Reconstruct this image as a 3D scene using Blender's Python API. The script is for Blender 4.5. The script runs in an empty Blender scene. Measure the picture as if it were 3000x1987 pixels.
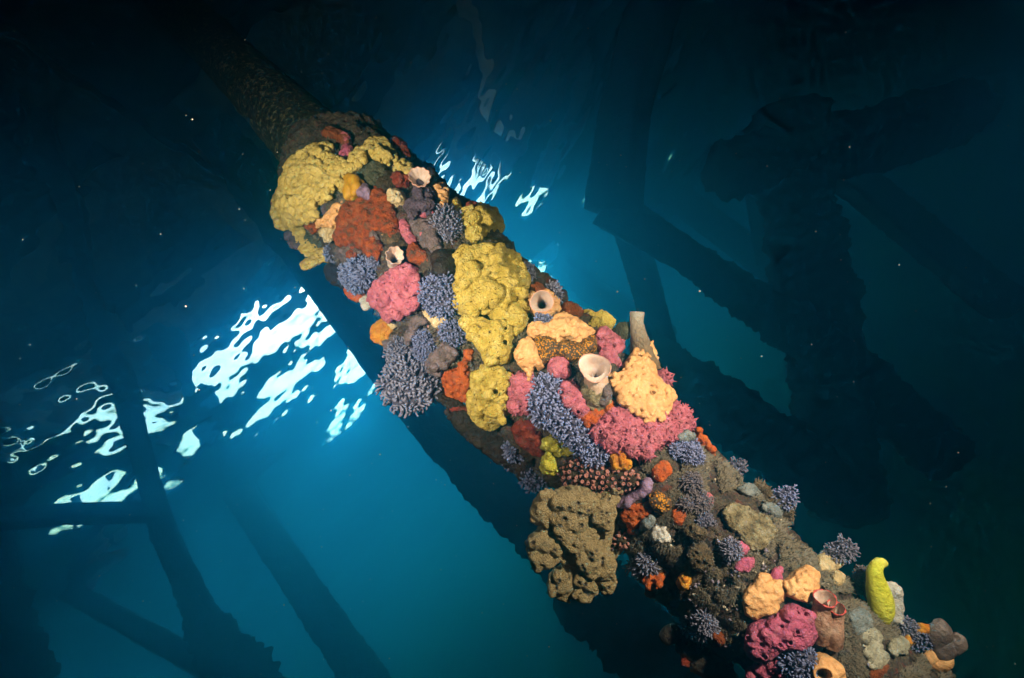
import bpy, math, random
import numpy as np
from mathutils import Vector, Matrix

SC = bpy.context.scene
COL = SC.collection
random.seed(7)
RNG = np.random.default_rng(7)

# ------------------------------------------------------------------ camera
# photograph frame 3000 x 1987; the camera is tilted up 29 degrees and rolled
W, H, FPX = 3000.0, 1987.0, 1300.0
DEPTH = 3.6                                   # camera below the water surface
TH = math.radians(29.0)
ROLL = math.radians(45.0)
CAM = np.array([0.0, 0.0, -DEPTH])
FWD = np.array([0.0, math.cos(TH), math.sin(TH)])
UPV = np.array([0.0, -math.sin(TH), math.cos(TH)])
RGT = np.array([1.0, 0.0, 0.0])
# picture axes after the roll: world-up points to the upper left corner
PX = RGT * math.cos(ROLL) - UPV * math.sin(ROLL)      # picture right
PY = RGT * math.sin(ROLL) + UPV * math.cos(ROLL)      # picture up
cam_data = bpy.data.cameras.new('camera')
cam = bpy.data.objects.new('camera', cam_data)
COL.objects.link(cam)
cam_data.sensor_width = 36.0
cam_data.lens = 36.0 * FPX / W
cam_data.clip_start = 0.02
cam_data.clip_end = 500.0
cam.matrix_world = Matrix(((PX[0], PY[0], -FWD[0], CAM[0]),
                           (PX[1], PY[1], -FWD[1], CAM[1]),
                           (PX[2], PY[2], -FWD[2], CAM[2]),
                           (0, 0, 0, 1)))
SC.camera = cam

# ------------------------------------------------------------------ sky, sun, dive strobes, exposure
SUN_EL, SUN_AZ = math.radians(40), math.radians(-12)   # azimuth from +Y towards +X
world = bpy.data.worlds.new('World')
SC.world = world
world.use_nodes = True
wn = world.node_tree
bg = wn.nodes['Background']
sky = wn.nodes.new('ShaderNodeTexSky')
sky.sky_type = 'NISHITA'
sky.sun_disc = False
sky.sun_elevation = SUN_EL
sky.sun_rotation = SUN_AZ
wn.links.new(sky.outputs[0], bg.inputs[0])
world.cycles.sampling_method = 'NONE'      # the sky only reaches the water by way of the rippled surface
bg.inputs[1].default_value = 0.15
sun_d = bpy.data.lights.new('sun', 'SUN')
sun_d.energy = 2.0
sun_d.angle = math.radians(10)
sun_d.color = (1.0, 0.97, 0.93)
sun = bpy.data.objects.new('sun', sun_d)
COL.objects.link(sun)
sd = Vector((math.sin(SUN_AZ) * math.cos(SUN_EL), math.cos(SUN_AZ) * math.cos(SUN_EL), math.sin(SUN_EL)))
sun.rotation_euler = sd.to_track_quat('Z', 'Y').to_euler()
sun.location = sd * 20

def pix_dir(x, y):
    d = PX * (x - W / 2) - PY * (y - H / 2) + FWD * FPX
    return d / np.linalg.norm(d)

def pix_point(x, y, depth):
    """point seen at pixel (x, y) whose depth along the lens axis is depth (m)"""
    return CAM + (PX * (x - W / 2) - PY * (y - H / 2) + FWD * FPX) * (depth / FPX)

def strobe(name, loc, target, power, spot, blend, size, color):
    l = bpy.data.lights.new(name, 'SPOT')
    l.energy = power
    l.spot_size = math.radians(spot)
    l.spot_blend = blend
    l.shadow_soft_size = size
    l.color = color
    o = bpy.data.objects.new(name, l)
    COL.objects.link(o)
    o.location = Vector(loc)
    o.rotation_euler = (Vector(target) - Vector(loc)).to_track_quat('-Z', 'Y').to_euler()
    return o
# the two flash heads on the diver's camera arms, whose warm light falls on the pile
def cam_off(r, u, f):
    return CAM + PX * r + PY * u + FWD * f
STROBE_GAIN = 1.28
strobe('strobe_right', cam_off(0.76, 0.40, 0.10), pix_point(2060, 1330, 1.05), 44 * STROBE_GAIN, 82, 1.0, 0.05, (1.0, 0.68, 0.52))
strobe('strobe_left', cam_off(-0.62, 0.02, 0.24), pix_point(1130, 800, 1.35), 38 * STROBE_GAIN, 92, 1.0, 0.05, (1.0, 0.68, 0.52))

SC.view_settings.view_transform = 'Standard'
SC.view_settings.look = 'None'
SC.view_settings.gamma = 1.0
SC.view_settings.exposure = 2.0
SC.view_settings.use_curve_mapping = False
SC.render.engine = 'CYCLES'
cy = SC.cycles
cy.use_denoising = True
try:
    cy.denoiser = 'OPENIMAGEDENOISE'
except Exception:
    pass
cy.max_bounces = 7
cy.diffuse_bounces = 1
cy.glossy_bounces = 4
cy.transmission_bounces = 6
cy.volume_bounces = 1
cy.transparent_max_bounces = 12
cy.sample_clamp_indirect = 4.0
cy.caustics_refractive = True
cy.caustics_reflective = True
cy.use_light_tree = True
cy.use_adaptive_sampling = True
cy.adaptive_threshold = 0.012
cy.adaptive_min_samples = 40

# ------------------------------------------------------------------ noise
def _hash3(ix, iy, iz, seed):
    n = (ix * 374761393 + iy * 668265263 + iz * 2147483647 + seed * 1274126177) & 0xFFFFFFFF
    n = ((n ^ (n >> 13)) * 1274126177) & 0xFFFFFFFF
    n = n ^ (n >> 16)
    return (n & 0xFFFFFF) / float(0x7FFFFF) - 1.0

def vnoise(p, seed=0):
    """value noise in [-1, 1] at points p (n, 3)"""
    p = np.asarray(p, dtype=np.float64)
    i = np.floor(p).astype(np.int64)
    f = p - i
    u = f * f * (3 - 2 * f)
    out = 0
    for dx in (0, 1):
        wx = u[..., 0] if dx else 1 - u[..., 0]
        for dy in (0, 1):
            wy = u[..., 1] if dy else 1 - u[..., 1]
            for dz in (0, 1):
                wz = u[..., 2] if dz else 1 - u[..., 2]
                out = out + wx * wy * wz * _hash3(i[..., 0] + dx, i[..., 1] + dy, i[..., 2] + dz, seed)
    return out

def fbm(p, octaves=3, seed=0, gain=0.5):
    a, s, o = 1.0, 1.0, 0
    for k in range(octaves):
        o = o + a * vnoise(np.asarray(p) * s, seed + 17 * k)
        a *= gain
        s *= 2.03
    return o

# ------------------------------------------------------------------ materials
def new_mat(name):
    m = bpy.data.materials.new(name)
    m.use_nodes = True
    nt = m.node_tree
    nt.nodes.clear()
    out = nt.nodes.new('ShaderNodeOutputMaterial')
    return m, nt, out

def growth_mat(name, cols, scale=30, rough=0.6, bump=0.25, bump_scale=120, spec=0.25, tip=None, sss=0.0, detail=4, silt=0.0, pores=0.0):
    """mottled organic surface: a colour ramp driven by noise, a film of silt, fine relief and pores, optional pale tips (vertex attribute 'tip')"""
    m, nt, out = new_mat(name)
    N, L = nt.nodes, nt.links
    b = N.new('ShaderNodeBsdfPrincipled')
    L.new(b.outputs[0], out.inputs[0])
    b.inputs['Roughness'].default_value = rough
    b.inputs['Specular IOR Level'].default_value = spec
    geo = N.new('ShaderNodeNewGeometry')
    def noise(sc, det=3, ro=0.6):
        nz = N.new('ShaderNodeTexNoise')
        nz.inputs['Scale'].default_value = sc
        nz.inputs['Detail'].default_value = det
        nz.inputs['Roughness'].default_value = ro
        L.new(geo.outputs['Position'], nz.inputs['Vector'])
        return nz
    r = N.new('ShaderNodeValToRGB')
    L.new(noise(scale, detail).outputs[0], r.inputs[0])
    el = r.color_ramp.elements
    n = len(cols)
    while len(el) < n:
        el.new(0.5)
    for k, c in enumerate(cols):
        el[k].position = 0.34 + 0.32 * k / max(1, n - 1)
        el[k].color = (c[0], c[1], c[2], 1)
    col = r.outputs[0]
    def mix(fac, a, bcol):
        mx = N.new('ShaderNodeMix')
        mx.data_type = 'RGBA'
        L.new(fac, mx.inputs[0]); L.new(a, mx.inputs[6])
        mx.inputs[7].default_value = (*bcol, 1)
        return mx.outputs[2]
    if silt > 0:
        rp = N.new('ShaderNodeMapRange')
        L.new(noise(55, 6, 0.7).outputs[0], rp.inputs[0])
        rp.inputs[1].default_value = 0.50; rp.inputs[2].default_value = 0.66
        rp.inputs[4].default_value = silt
        col = mix(rp.outputs[0], col, (0.13, 0.115, 0.085))
    if tip is not None:
        at = N.new('ShaderNodeAttribute')
        at.attribute_name = 'tip'
        col = mix(at.outputs['Fac'], col, tip)
    L.new(col, b.inputs['Base Color'])
    if sss > 0:
        b.inputs['Subsurface Weight'].default_value = sss
        b.inputs['Subsurface Radius'].default_value = (0.012, 0.006, 0.004)
    if bump > 0:
        h = noise(bump_scale, 4, 0.65).outputs[0]
        if pores > 0:
            vo = N.new('ShaderNodeTexVoronoi'); vo.inputs['Scale'].default_value = 95
            L.new(geo.outputs['Position'], vo.inputs['Vector'])
            pr = N.new('ShaderNodeMapRange'); L.new(vo.outputs['Distance'], pr.inputs[0])
            pr.inputs[1].default_value = 0.05; pr.inputs[2].default_value = 0.30
            pr.inputs[3].default_value = -pores; pr.inputs[4].default_value = 0.0
            ad = N.new('ShaderNodeMath'); ad.operation = 'ADD'
            L.new(h, ad.inputs[0]); L.new(pr.outputs[0], ad.inputs[1])
            h = ad.outputs[0]
        bp = N.new('ShaderNodeBump')
        bp.inputs['Strength'].default_value = min(1.0, bump * 2.0)
        bp.inputs['Distance'].default_value = 0.018
        L.new(h, bp.inputs['Height'])
        L.new(bp.outputs[0], b.inputs['Normal'])
    return m

# ------------------------------------------------------------------ mesh helpers
def make_mesh(name, verts, faces, mat=None, smooth=True, tip=None):
    me = bpy.data.meshes.new(name)
    v = np.asarray(verts, dtype=np.float64)
    me.from_pydata(v.tolist(), [], faces.tolist() if isinstance(faces, np.ndarray) else faces)
    if tip is not None:
        a = me.attributes.new('tip', 'FLOAT', 'POINT')
        a.data.foreach_set('value', np.asarray(tip, dtype=np.float32))
    me.polygons.foreach_set('use_smooth', np.full(len(me.polygons), smooth))
    me.update()
    if mat is not None:
        me.materials.append(mat)
    return me

def link(name, me, parent=None, loc=None):
    o = bpy.data.objects.new(name, me)
    COL.objects.link(o)
    if parent is not None:
        o.parent = parent
    if loc is not None:
        o.location = Vector(loc)
    return o

def tag(o, label=None, cat=None, group=None, kind=None):
    if label: o['label'] = label
    if cat: o['category'] = cat
    if group: o['group'] = group
    if kind: o['kind'] = kind
    return o

def empty(name, loc=(0, 0, 0)):
    o = bpy.data.objects.new(name, None)
    COL.objects.link(o)
    o.location = Vector(loc)
    return o

def frame_of(d):
    d = np.asarray(d, float)
    d = d / np.linalg.norm(d)
    a = np.array([0, 0, 1.0]) if abs(d[2]) < 0.9 else np.array([1.0, 0, 0])
    x = np.cross(a, d); x /= np.linalg.norm(x)
    return x, np.cross(d, x), d

def tube(path, radii, n=16, caps=True):
    """tube along a polyline with a radius per point -> verts, faces"""
    path = np.asarray(path, float)
    m = len(path)
    tang = np.gradient(path, axis=0)
    vs, fs = [], []
    x, y, _ = frame_of(tang[0])
    ang = np.linspace(0, 2 * math.pi, n, endpoint=False)
    for k in range(m):
        d = tang[k] / np.linalg.norm(tang[k])
        x = x - d * np.dot(x, d); x /= np.linalg.norm(x)
        y = np.cross(d, x)
        vs.append(path[k] + radii[k] * (np.cos(ang)[:, None] * x + np.sin(ang)[:, None] * y))
    vs = np.concatenate(vs)
    for k in range(m - 1):
        for j in range(n):
            a, b = k * n + j, k * n + (j + 1) % n
            fs.append((a, b, b + n, a + n))
    if caps:
        fs.append(tuple(range(n - 1, -1, -1)))
        fs.append(tuple(range((m - 1) * n, m * n)))
    return vs, fs

def vertex_normals(v, f):
    v = np.asarray(v); f = np.asarray(f)
    fn = np.cross(v[f[:, 1]] - v[f[:, 0]], v[f[:, 2]] - v[f[:, 0]])
    n = np.zeros_like(v)
    for k in range(f.shape[1]):
        np.add.at(n, f[:, k], fn)
    return n / np.maximum(np.linalg.norm(n, axis=1)[:, None], 1e-12)
# ================================================================== THE SETTING
# ------------------------------------------------------------------ water surface seen from below
def build_water():
    m, nt, out = new_mat('water_surface')
    g = nt.nodes.new('ShaderNodeBsdfGlass')
    g.inputs['IOR'].default_value = 1.33
    g.inputs['Roughness'].default_value = 0.0
    nt.links.new(g.outputs[0], out.inputs[0])
    rad = np.concatenate([[0.02], np.geomspace(0.3, 1.2, 30, endpoint=False), np.geomspace(1.2, 10.0, 340, endpoint=False), np.geomspace(10.0, 62.0, 90)])
    nr = len(rad) - 1
    # finer spokes where the camera looks (azimuth around +Y)
    ang = np.concatenate([np.linspace(math.radians(42), math.radians(165), 540, endpoint=False),
                          np.linspace(math.radians(165), math.radians(402), 100, endpoint=False)])
    na = len(ang)
    R, A = np.meshgrid(rad, ang, indexing='ij')
    x, y = R * np.cos(A), R * np.sin(A)
    z = np.zeros_like(x)
    rg = np.random.default_rng(21)
    # a light chop, the crests running from right to left across the view
    for k in range(72):
        lam = 0.085 * (2.6 / 0.085) ** rg.random()
        th = math.radians(rg.normal(62, 38))
        slope = 0.031 * (lam / 0.5) ** 0.10
        amp = slope * lam / (2 * math.pi)
        wv = np.sin(2 * math.pi / lam * (x * math.cos(th) + y * math.sin(th)) + rg.random() * 6.28)
        patch = 0.6 + 0.4 * np.sin(x * rg.normal(0, 1.6) + y * rg.normal(0, 1.6) + rg.random() * 6)
        z += amp * wv * patch * np.clip(lam * 60 / np.maximum(R, 0.1), 0, 1)
    z *= np.clip((40 - R) / 30, 0.0, 1)
    v = np.stack([x, y, z], -1).reshape(-1, 3)
    n = na
    i, j = np.meshgrid(np.arange(nr), np.arange(na), indexing='ij')
    a = (i * n + j).ravel(); b = (i * n + (j + 1) % n).ravel()
    f = np.stack([a, a + n, b + n, b], -1)
    me = make_mesh('water_surface', v, f, m)
    o = link('water_surface', me)
    tag(o, 'rippled sea surface seen from below', kind='structure')
build_water()

# ------------------------------------------------------------------ seabed
def build_seabed():
    m = growth_mat('sand', [(0.10, 0.09, 0.07), (0.17, 0.15, 0.11), (0.22, 0.19, 0.14)], scale=1.5, bump=0.4, bump_scale=9)
    n = 90
    xs = np.linspace(-60, 60, n)
    X, Y = np.meshgrid(xs, xs, indexing='ij')
    p = np.stack([X, Y, X * 0], -1).reshape(-1, 3)
    p[:, 2] = -9.0 + 0.35 * fbm(p * 0.15, 3, 5)
    i, j = np.meshgrid(np.arange(n - 1), np.arange(n - 1), indexing='ij')
    a = (i * n + j).ravel()
    f = np.stack([a, a + n, a + n + 1, a + 1], -1)
    tag(link('seabed', make_mesh('seabed', p, f, m)), 'dim sandy seabed under the pier', kind='structure')
build_seabed()

# ------------------------------------------------------------------ pier deck over the water
M_DECK = growth_mat('tarred_timber', [(0.04, 0.035, 0.028), (0.08, 0.07, 0.055), (0.13, 0.115, 0.09)], scale=3, bump=0.3, bump_scale=14)
def box(x0, x1, y0, y1, z0, z1):
    v = [(x, y, z) for x in (x0, x1) for y in (y0, y1) for z in (z0, z1)]
    f = [(0, 1, 3, 2), (4, 6, 7, 5), (0, 4, 5, 1), (2, 3, 7, 6), (0, 2, 6, 4), (1, 5, 7, 3)]
    return np.array(v, float), f
def build_deck():
    root = empty('pier_deck', (0, 0, 1.35))   # the deck lies a little over a metre above the water
    tag(root, 'dark timber pier deck overhead above the rippled surface', 'pier deck')
    def part(name, *b):
        v, f = box(*b)
        v = v - np.array([0, 0, 2.0])
        link(name, make_mesh(name, v, f, M_DECK, smooth=False), root)
    part('deck_slab', -40, 40, -40, 5.15, 1.95, 2.15)
    part('deck_slab', 9.0, 40, 5.17, 40, 1.95, 2.15)
    part('deck_slab', 0.75, 2.1, 5.17, 6.15, 1.95, 2.15)  # added deck extension, sized to trim the bright patch at upper centre
    part('deck_slab', 2.12, 8.98, 5.17, 8.6, 1.95, 2.15)  # added overhang that cuts off sky streaks right of the centre patch
    part('sky_baffle', 2.95, 8.98, 8.62, 8.74, 0.82, 2.14)  # unseen board added to block low sky beyond the overhang
    for k in range(14):
        part('joist', -40, 40, 4.3 - 1.3 * k, 4.55 - 1.3 * k, 1.62, 1.94)
    for k in range(10):
        part('joist', 9.05, 39, 5.9 + 1.6 * k, 6.15 + 1.6 * k, 1.62, 1.94)
    for k in range(5):
        part('bearer', -8.0 + 3.4 * k, -7.7 + 3.4 * k, -14, 4.8, 1.35, 1.61)
build_deck()

# ------------------------------------------------------------------ the sea itself: one even body of blue water
def build_haze():
    m, nt, out = new_mat('sea_water')
    pv = nt.nodes.new('ShaderNodeVolumePrincipled')
    pv.inputs['Density'].default_value = 0.52
    pv.inputs['Color'].default_value = (0.006, 0.168, 0.40, 1)
    pv.inputs['Absorption Color'].default_value = (0.27, 0.62, 0.90, 1)
    pv.inputs['Anisotropy'].default_value = 0.885
    nt.links.new(pv.outputs[0], out.inputs['Volume'])
    v, f = box(-64, 64, -64, 64, -11, 0.16)
    o = link('haze', make_mesh('haze', v, f, m, smooth=False))
    tag(o, 'even blue sea water that veils distant piles', kind='stuff')
build_haze()

# ------------------------------------------------------------------ piles and braces behind
M_FAR = growth_mat('weedy_timber', [(0.006, 0.006, 0.005), (0.012, 0.011, 0.008), (0.022, 0.016, 0.012)], scale=9, rough=0.95, bump=0.5, bump_scale=30, spec=0.0)
def rough_beam(pts, widths, lump, seed, n=44, step=0.036, growth=None, square=False):
    """weed-grown timber along the polyline pts (metres) with a width per point"""
    pts = [np.asarray(p, float) for p in pts]
    P, R, G = [], [], []
    growth = growth or [1.0] * len(pts)
    for k in range(len(pts) - 1):
        d = np.linalg.norm(pts[k + 1] - pts[k])
        m = max(2, int(d / step))
        for q in range(m):
            u = q / m
            P.append(pts[k] * (1 - u) + pts[k + 1] * u)
            R.append((widths[k] * (1 - u) + widths[k + 1] * u) / 2)
            G.append(growth[k] * (1 - u) + growth[k + 1] * u)
    P.append(pts[-1]); R.append(widths[-1] / 2); G.append(growth[-1])
    P = np.array(P)
    v, f = tube(P, np.array(R), n)
    ax = np.repeat(P, n, axis=0)
    rad = v - ax
    rl = np.linalg.norm(rad, axis=1)[:, None]
    if square:
        a = np.tile(np.linspace(0, 2 * math.pi, n, endpoint=False), len(P))
        v = ax + rad * (0.9 / np.maximum(np.abs(np.cos(a)), np.abs(np.sin(a))) ** 0.85)[:, None]
    g = np.repeat(np.array(G), n)
    s = 1 / max(0.05, np.mean(R))
    nz = fbm(v * s * 1.1, 3, seed, 0.55)
    nz2 = np.abs(vnoise(v * s * 2.6, seed + 5)) + 0.6 * np.abs(vnoise(v * s * 6.0, seed + 6)) + 0.3 * np.abs(vnoise(v * s * 13.0, seed + 7))
    d = lump * g * (0.36 * nz + 0.58 * nz2)
    v = v + rad / rl * (d[:, None] * np.mean(R) * 2)
    return v, f
FAR = 1.45                        # how far the timbers stand off
def far_beam(name, label, cat, px, depths, wpx, lump, seed, group, up=None, down=None, growth=None):
    depths = [d * FAR for d in depths]
    pts = [pix_point(x, y, d) for (x, y), d in zip(px, depths)]
    ws = [w * d / FPX for w, d in zip(wpx, depths)]
    gr = list(growth) if growth else [1.0] * len(pts)
    if down is not None:          # carry a pile on to the seabed
        d = pts[-1] - pts[-2]; d /= np.linalg.norm(d)
        if d[2] < -0.2:
            pts.append(pts[-1] + d * min(9.0, (pts[-1][2] - down) / -d[2])); ws.append(ws[-1]); gr.append(gr[-1])
    if up is not None:            # and up to the deck
        d = pts[0] - pts[1]; d /= np.linalg.norm(d)
        if d[2] > 0.2 and pts[0][2] < up:
            pts.insert(0, pts[0] + d * ((up - pts[0][2]) / d[2])); ws.insert(0, ws[0]); gr.insert(0, 0.15)
    o_pt = pts[-1]
    v, f = rough_beam(pts, ws, lump, seed, growth=gr, square=(cat == 'beam'))
    o = link(name, make_mesh(name, v - o_pt, f, M_FAR), None, o_pt)
    return tag(o, label, cat, group)
GP = 'pier timbers behind the encrusted pile'
far_beam('background_pile', 'dark pile below the leftmost light patches, swelling into weed at its foot', 'pile',
         [(440, 1420), (480, 1560), (560, 1740), (640, 1900), (690, 1985)], [2.9, 3.0, 3.1, 3.2, 3.25], [52, 58, 62, 95, 150], 0.30, 3, GP, up=1.3, down=-9, growth=[.1, .2, .3, 1.0, 1.2])
far_beam('background_pile', 'broad hazy pile alone in the bright blue water at bottom', 'pile',
         [(760, 1530), (900, 1740), (1060, 1975)], [3.9, 4.0, 4.05], [80, 88, 104], 0.12, 4, GP, up=1.3, down=-9, growth=[.3, .5, 1])
far_beam('background_pile', 'dark pile parallel to and just behind the encrusted pile', 'pile',
         [(1013, 887), (1263, 1217), (1453, 1427), (1635, 1590), (1725, 1735), (1880, 1885)], [2.9, 2.85, 2.8, 2.75, 2.7, 2.65], [140, 145, 150, 170, 185, 190], 0.24, 5, GP, up=1.3, down=-9, growth=[.1, .2, .6, 1.1, 1.2, 1.2])
far_beam('background_pile', 'thick shaggy pile rising at right under a stub crossbeam', 'pile',
         [(2310, 330), (2335, 600), (2395, 900), (2440, 1250), (2480, 1500)], [3.6, 3.6, 3.6, 3.6, 3.6], [190, 170, 175, 170, 170], 0.22, 6, GP)
far_beam('background_pile', 'faint far pile at the bottom left corner', 'pile',
         [(180, 1760), (215, 1870), (265, 1990)], [5.6, 5.5, 5.4], [70, 75, 80], 0.1, 7, GP)
far_beam('background_pile', 'weedy pile cut by the left edge of the picture', 'pile',
         [(-70, 1500), (-25, 1700), (40, 1900), (90, 2020)], [2.6, 2.6, 2.6, 2.6], [90, 95, 100, 100], 0.3, 8, GP)
far_beam('crossbeam', 'level dark beam joining the left pile below the light patches', 'beam',
         [(-80, 1530), (200, 1505), (470, 1500)], [2.55, 2.7, 2.95], [56, 54, 52], 0.08, 9, GP)
far_beam('brace', 'diagonal brace running down to the weedy foot of the left pile', 'beam',
         [(200, 1730), (400, 1840), (640, 1970)], [3.4, 3.3, 3.25], [52, 56, 64], 0.1, 10, GP)
far_beam('brace', 'smooth black strut leaning down from the top edge', 'beam',
         [(1960, -120), (1905, 60), (1830, 330), (1795, 620)], [2.9, 3.0, 3.1, 3.2], [140, 135, 130, 150], 0.05, 11, GP)
far_beam('brace', 'weedy diagonal beam from the black strut to the thick pile', 'beam',
         [(1770, 600), (2000, 745), (2200, 880), (2400, 1020), (2760, 1330)], [3.3, 3.3, 3.4, 3.5, 3.8], [130, 96, 110, 150, 140], 0.24, 12, GP, growth=[.2, .4, 1, 1, 1])
far_beam('brace', 'slim upright post below the black strut', 'beam',
         [(1835, 640), (1890, 830), (1945, 1040), (1990, 1200)], [3.6, 3.6, 3.6, 3.6], [82, 76, 74, 74], 0.04, 13, GP)
far_beam('crossbeam', 'stub crossbeam with a square cut end on the thick pile', 'beam',
         [(2105, 505), (2330, 455), (2560, 410), (2820, 330)], [3.4, 3.5, 3.6, 3.8], [128, 135, 150, 150], 0.2, 14, GP)
far_beam('brace', 'faint brace falling away to the right of the thick pile', 'beam',
         [(2440, 480), (2640, 640), (2950, 900)], [4.6, 4.6, 4.6], [90, 90, 95], 0.1, 15, GP)
far_beam('brace', 'low weedy brace under the bright water gap beside the thick pile', 'beam',
         [(1850, 1030), (2080, 1180), (2250, 1290), (2450, 1430)], [3.4, 3.4, 3.4, 3.5], [150, 160, 160, 150], 0.25, 16, GP)
far_beam('brace', 'faint far brace crossing behind the stub crossbeam', 'beam',
         [(1960, 560), (2130, 690), (2340, 850)], [5.6, 5.6, 5.6], [80, 80, 80], 0.06, 17, GP)
far_beam('brace', 'faint far post hanging under the stub crossbeam', 'beam',
         [(2205, 500), (2225, 640), (2250, 780)], [5.4, 5.4, 5.4], [55, 55, 55], 0.05, 18, GP)
far_beam('brace', 'faint far brace behind the slim upright post', 'beam',
         [(1640, 800), (1800, 890), (1960, 990)], [5.6, 5.6, 5.6], [70, 70, 70], 0.06, 19, GP)
# ================================================================== THE ENCRUSTED PILE
# axis: seen through the picture centre, rising away from the lens
D0 = 1.36
THP = math.radians(21.0)
A_S = -0.7071 * PX + 0.7071 * PY            # picture direction of the axis (upper left)
A_A = 0.7071 * PX + 0.7071 * PY             # across the axis (towards upper right)
AXU = A_S * math.cos(THP) + FWD * math.sin(THP)
AXO = CAM + FWD * D0 + A_A * (-0.012)
def s_of_t(t):
    return t * D0 / (FPX * math.cos(THP) - t * math.sin(THP))
def depth_of_t(t):
    return D0 + s_of_t(t) * math.sin(THP)
# half width of the bare shaft and of the crust under the growths, in picture pixels at t
_T = [-2600, -1600, -1250, -900, -640, -400, -100, 200, 450, 640, 720, 765, 800, 1100, 1500]
_Wc = [216, 213, 207, 203, 202, 204, 202, 196, 188, 178, 164, 122, 108, 80, 60]
_S = np.array([s_of_t(t) for t in _T])
_R = np.array([w * depth_of_t(t) / FPX for w, t in zip(_Wc, _T)])
def R_of(s):
    return np.interp(s, _S, _R)

def base_hit(x, y, lift=0.0):
    """point on the crust (radius grown by lift) seen at photo pixel (x, y), or, past its outline, beside it; plus the outward direction"""
    d = pix_dir(x, y)
    w0 = CAM - AXO
    b = np.dot(d, AXU)
    dp = d - b * AXU
    wp = w0 - np.dot(w0, AXU) * AXU
    A = np.dot(dp, dp); B = np.dot(dp, wp); C0 = np.dot(wp, wp)
    tc = -B / A
    s = np.dot(w0 + d * tc, AXU)
    r = float(R_of(s)) + lift
    t = tc
    for _ in range(3):
        disc = B * B - A * (C0 - r * r)
        t = (-B - math.sqrt(disc)) / A if disc > 0 else tc
        s = np.dot(w0 + d * t, AXU)
        r = float(R_of(s)) + lift
    p = CAM + d * t
    q = AXO + AXU * np.dot(p - AXO, AXU)
    o = p - q
    return p, o / np.linalg.norm(o)

def px_m(p):
    """metres per photo pixel at point p"""
    return np.dot(p - CAM, FWD) / FPX

def build_pile():
    m_shaft = growth_mat('weathered_pile', [(0.007, 0.008, 0.005), (0.020, 0.021, 0.012), (0.040, 0.042, 0.022), (0.20, 0.19, 0.10)], scale=60, bump=0.7, bump_scale=60)
    m_crust = growth_mat('pile_crust', [(0.014, 0.014, 0.013), (0.035, 0.032, 0.026), (0.085, 0.055, 0.05), (0.05, 0.045, 0.035), (0.12, 0.095, 0.06), (0.06, 0.05, 0.055), (0.15, 0.05, 0.03)], scale=30, bump=0.6, bump_scale=110, rough=0.85, silt=0.6)
    root = empty('encrusted_pile', AXO + AXU * -3.0)
    tag(root, 'pier pile crossing the picture diagonally, crusted with sponges and corals', 'pile')
    o0 = AXO + AXU * -3.0
    x, y, d = frame_of(AXU)
    # bare shaft
    s_top = (2.0 - AXO[2]) / AXU[2]
    ss = np.arange(s_of_t(600), s_top, 0.02)
    n = 96
    ang = np.linspace(0, 2 * math.pi, n, endpoint=False)
    ca, sa = np.cos(ang)[:, None], np.sin(ang)[:, None]
    vs = np.concatenate([AXO + AXU * s + float(min(R_of(s), R_of(s_of_t(790)))) * (ca * x + sa * y) for s in ss])
    rad = np.concatenate([ca * x + sa * y for s in ss])
    vs = vs + rad * (0.004 * fbm(vs * 22, 3, 2) + 0.006 * np.maximum(0, vnoise(vs * 70, 9)) ** 3)[:, None]
    i, j = np.meshgrid(np.arange(len(ss) - 1), np.arange(n), indexing='ij')
    a = (i * n + j).ravel(); b = (i * n + (j + 1) % n).ravel()
    f = np.stack([a, b, b + n, a + n], -1)
    link('shaft', make_mesh('shaft', vs - o0, f, m_shaft), root)
    # lumpy crust below the tide line
    ss = np.concatenate([np.arange(-6.5, -1.6, 0.03), np.arange(-1.6, s_of_t(800), 0.0065)])
    n = 220
    ang = np.linspace(0, 2 * math.pi, n, endpoint=False)
    ca, sa = np.cos(ang)[:, None], np.sin(ang)[:, None]
    vs = np.concatenate([AXO + AXU * s + float(R_of(s)) * (ca * x + sa * y) for s in ss])
    rad = np.concatenate([ca * x + sa * y for s in ss])
    t_amt = np.repeat(np.interp(ss, [s_of_t(720), s_of_t(800)], [1, 0.25]), n)
    lowp = np.repeat(np.interp(ss, [s_of_t(-700), s_of_t(-400)], [0.011, 0.020]), n)
    dsp = lowp * fbm(vs * 11, 3, 31) + 0.012 * np.abs(vnoise(vs * 38, 33)) + 0.006 * fbm(vs * 90, 2, 35)
    # between the crowded growths of the upper half the crust is thicker
    thick = np.repeat(np.interp(ss, [s_of_t(-620), s_of_t(-430), s_of_t(690), s_of_t(760)], [0.0, 0.009, 0.009, 0.0]), n)
    dsp = dsp + 0.012 * np.abs(fbm(vs * 26, 2, 44)) * (thick / 0.009)
    vs = vs + rad * ((dsp - 0.012) * t_amt + thick)[:, None]
    i, j = np.meshgrid(np.arange(len(ss) - 1), np.arange(n), indexing='ij')
    a = (i * n + j).ravel(); b = (i * n + (j + 1) % n).ravel()
    f = np.stack([a, b, b + n, a + n], -1)
    link('crust', make_mesh('crust', vs - o0, f, m_crust), root)
build_pile()
# ================================================================== GROWTH TOOLS
ORIG = {}
def largest(v, f):
    """keep the largest connected piece of a skin"""
    lab = np.arange(len(v))
    e = np.concatenate([f[:, [0, 1]], f[:, [1, 2]], f[:, [2, 3]], f[:, [3, 0]]])
    while True:
        m = np.minimum(lab[e[:, 0]], lab[e[:, 1]])
        new = lab.copy()
        np.minimum.at(new, e[:, 0], m); np.minimum.at(new, e[:, 1], m)
        new = new[new]
        if np.array_equal(new, lab): break
        lab = new
    u, c = np.unique(lab, return_counts=True)
    if len(u) == 1: return v, f
    keep = lab == u[np.argmax(c)]
    idx = np.cumsum(keep) - 1
    f = f[keep[f].all(1)]
    return v[keep], idx[f]

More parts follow.
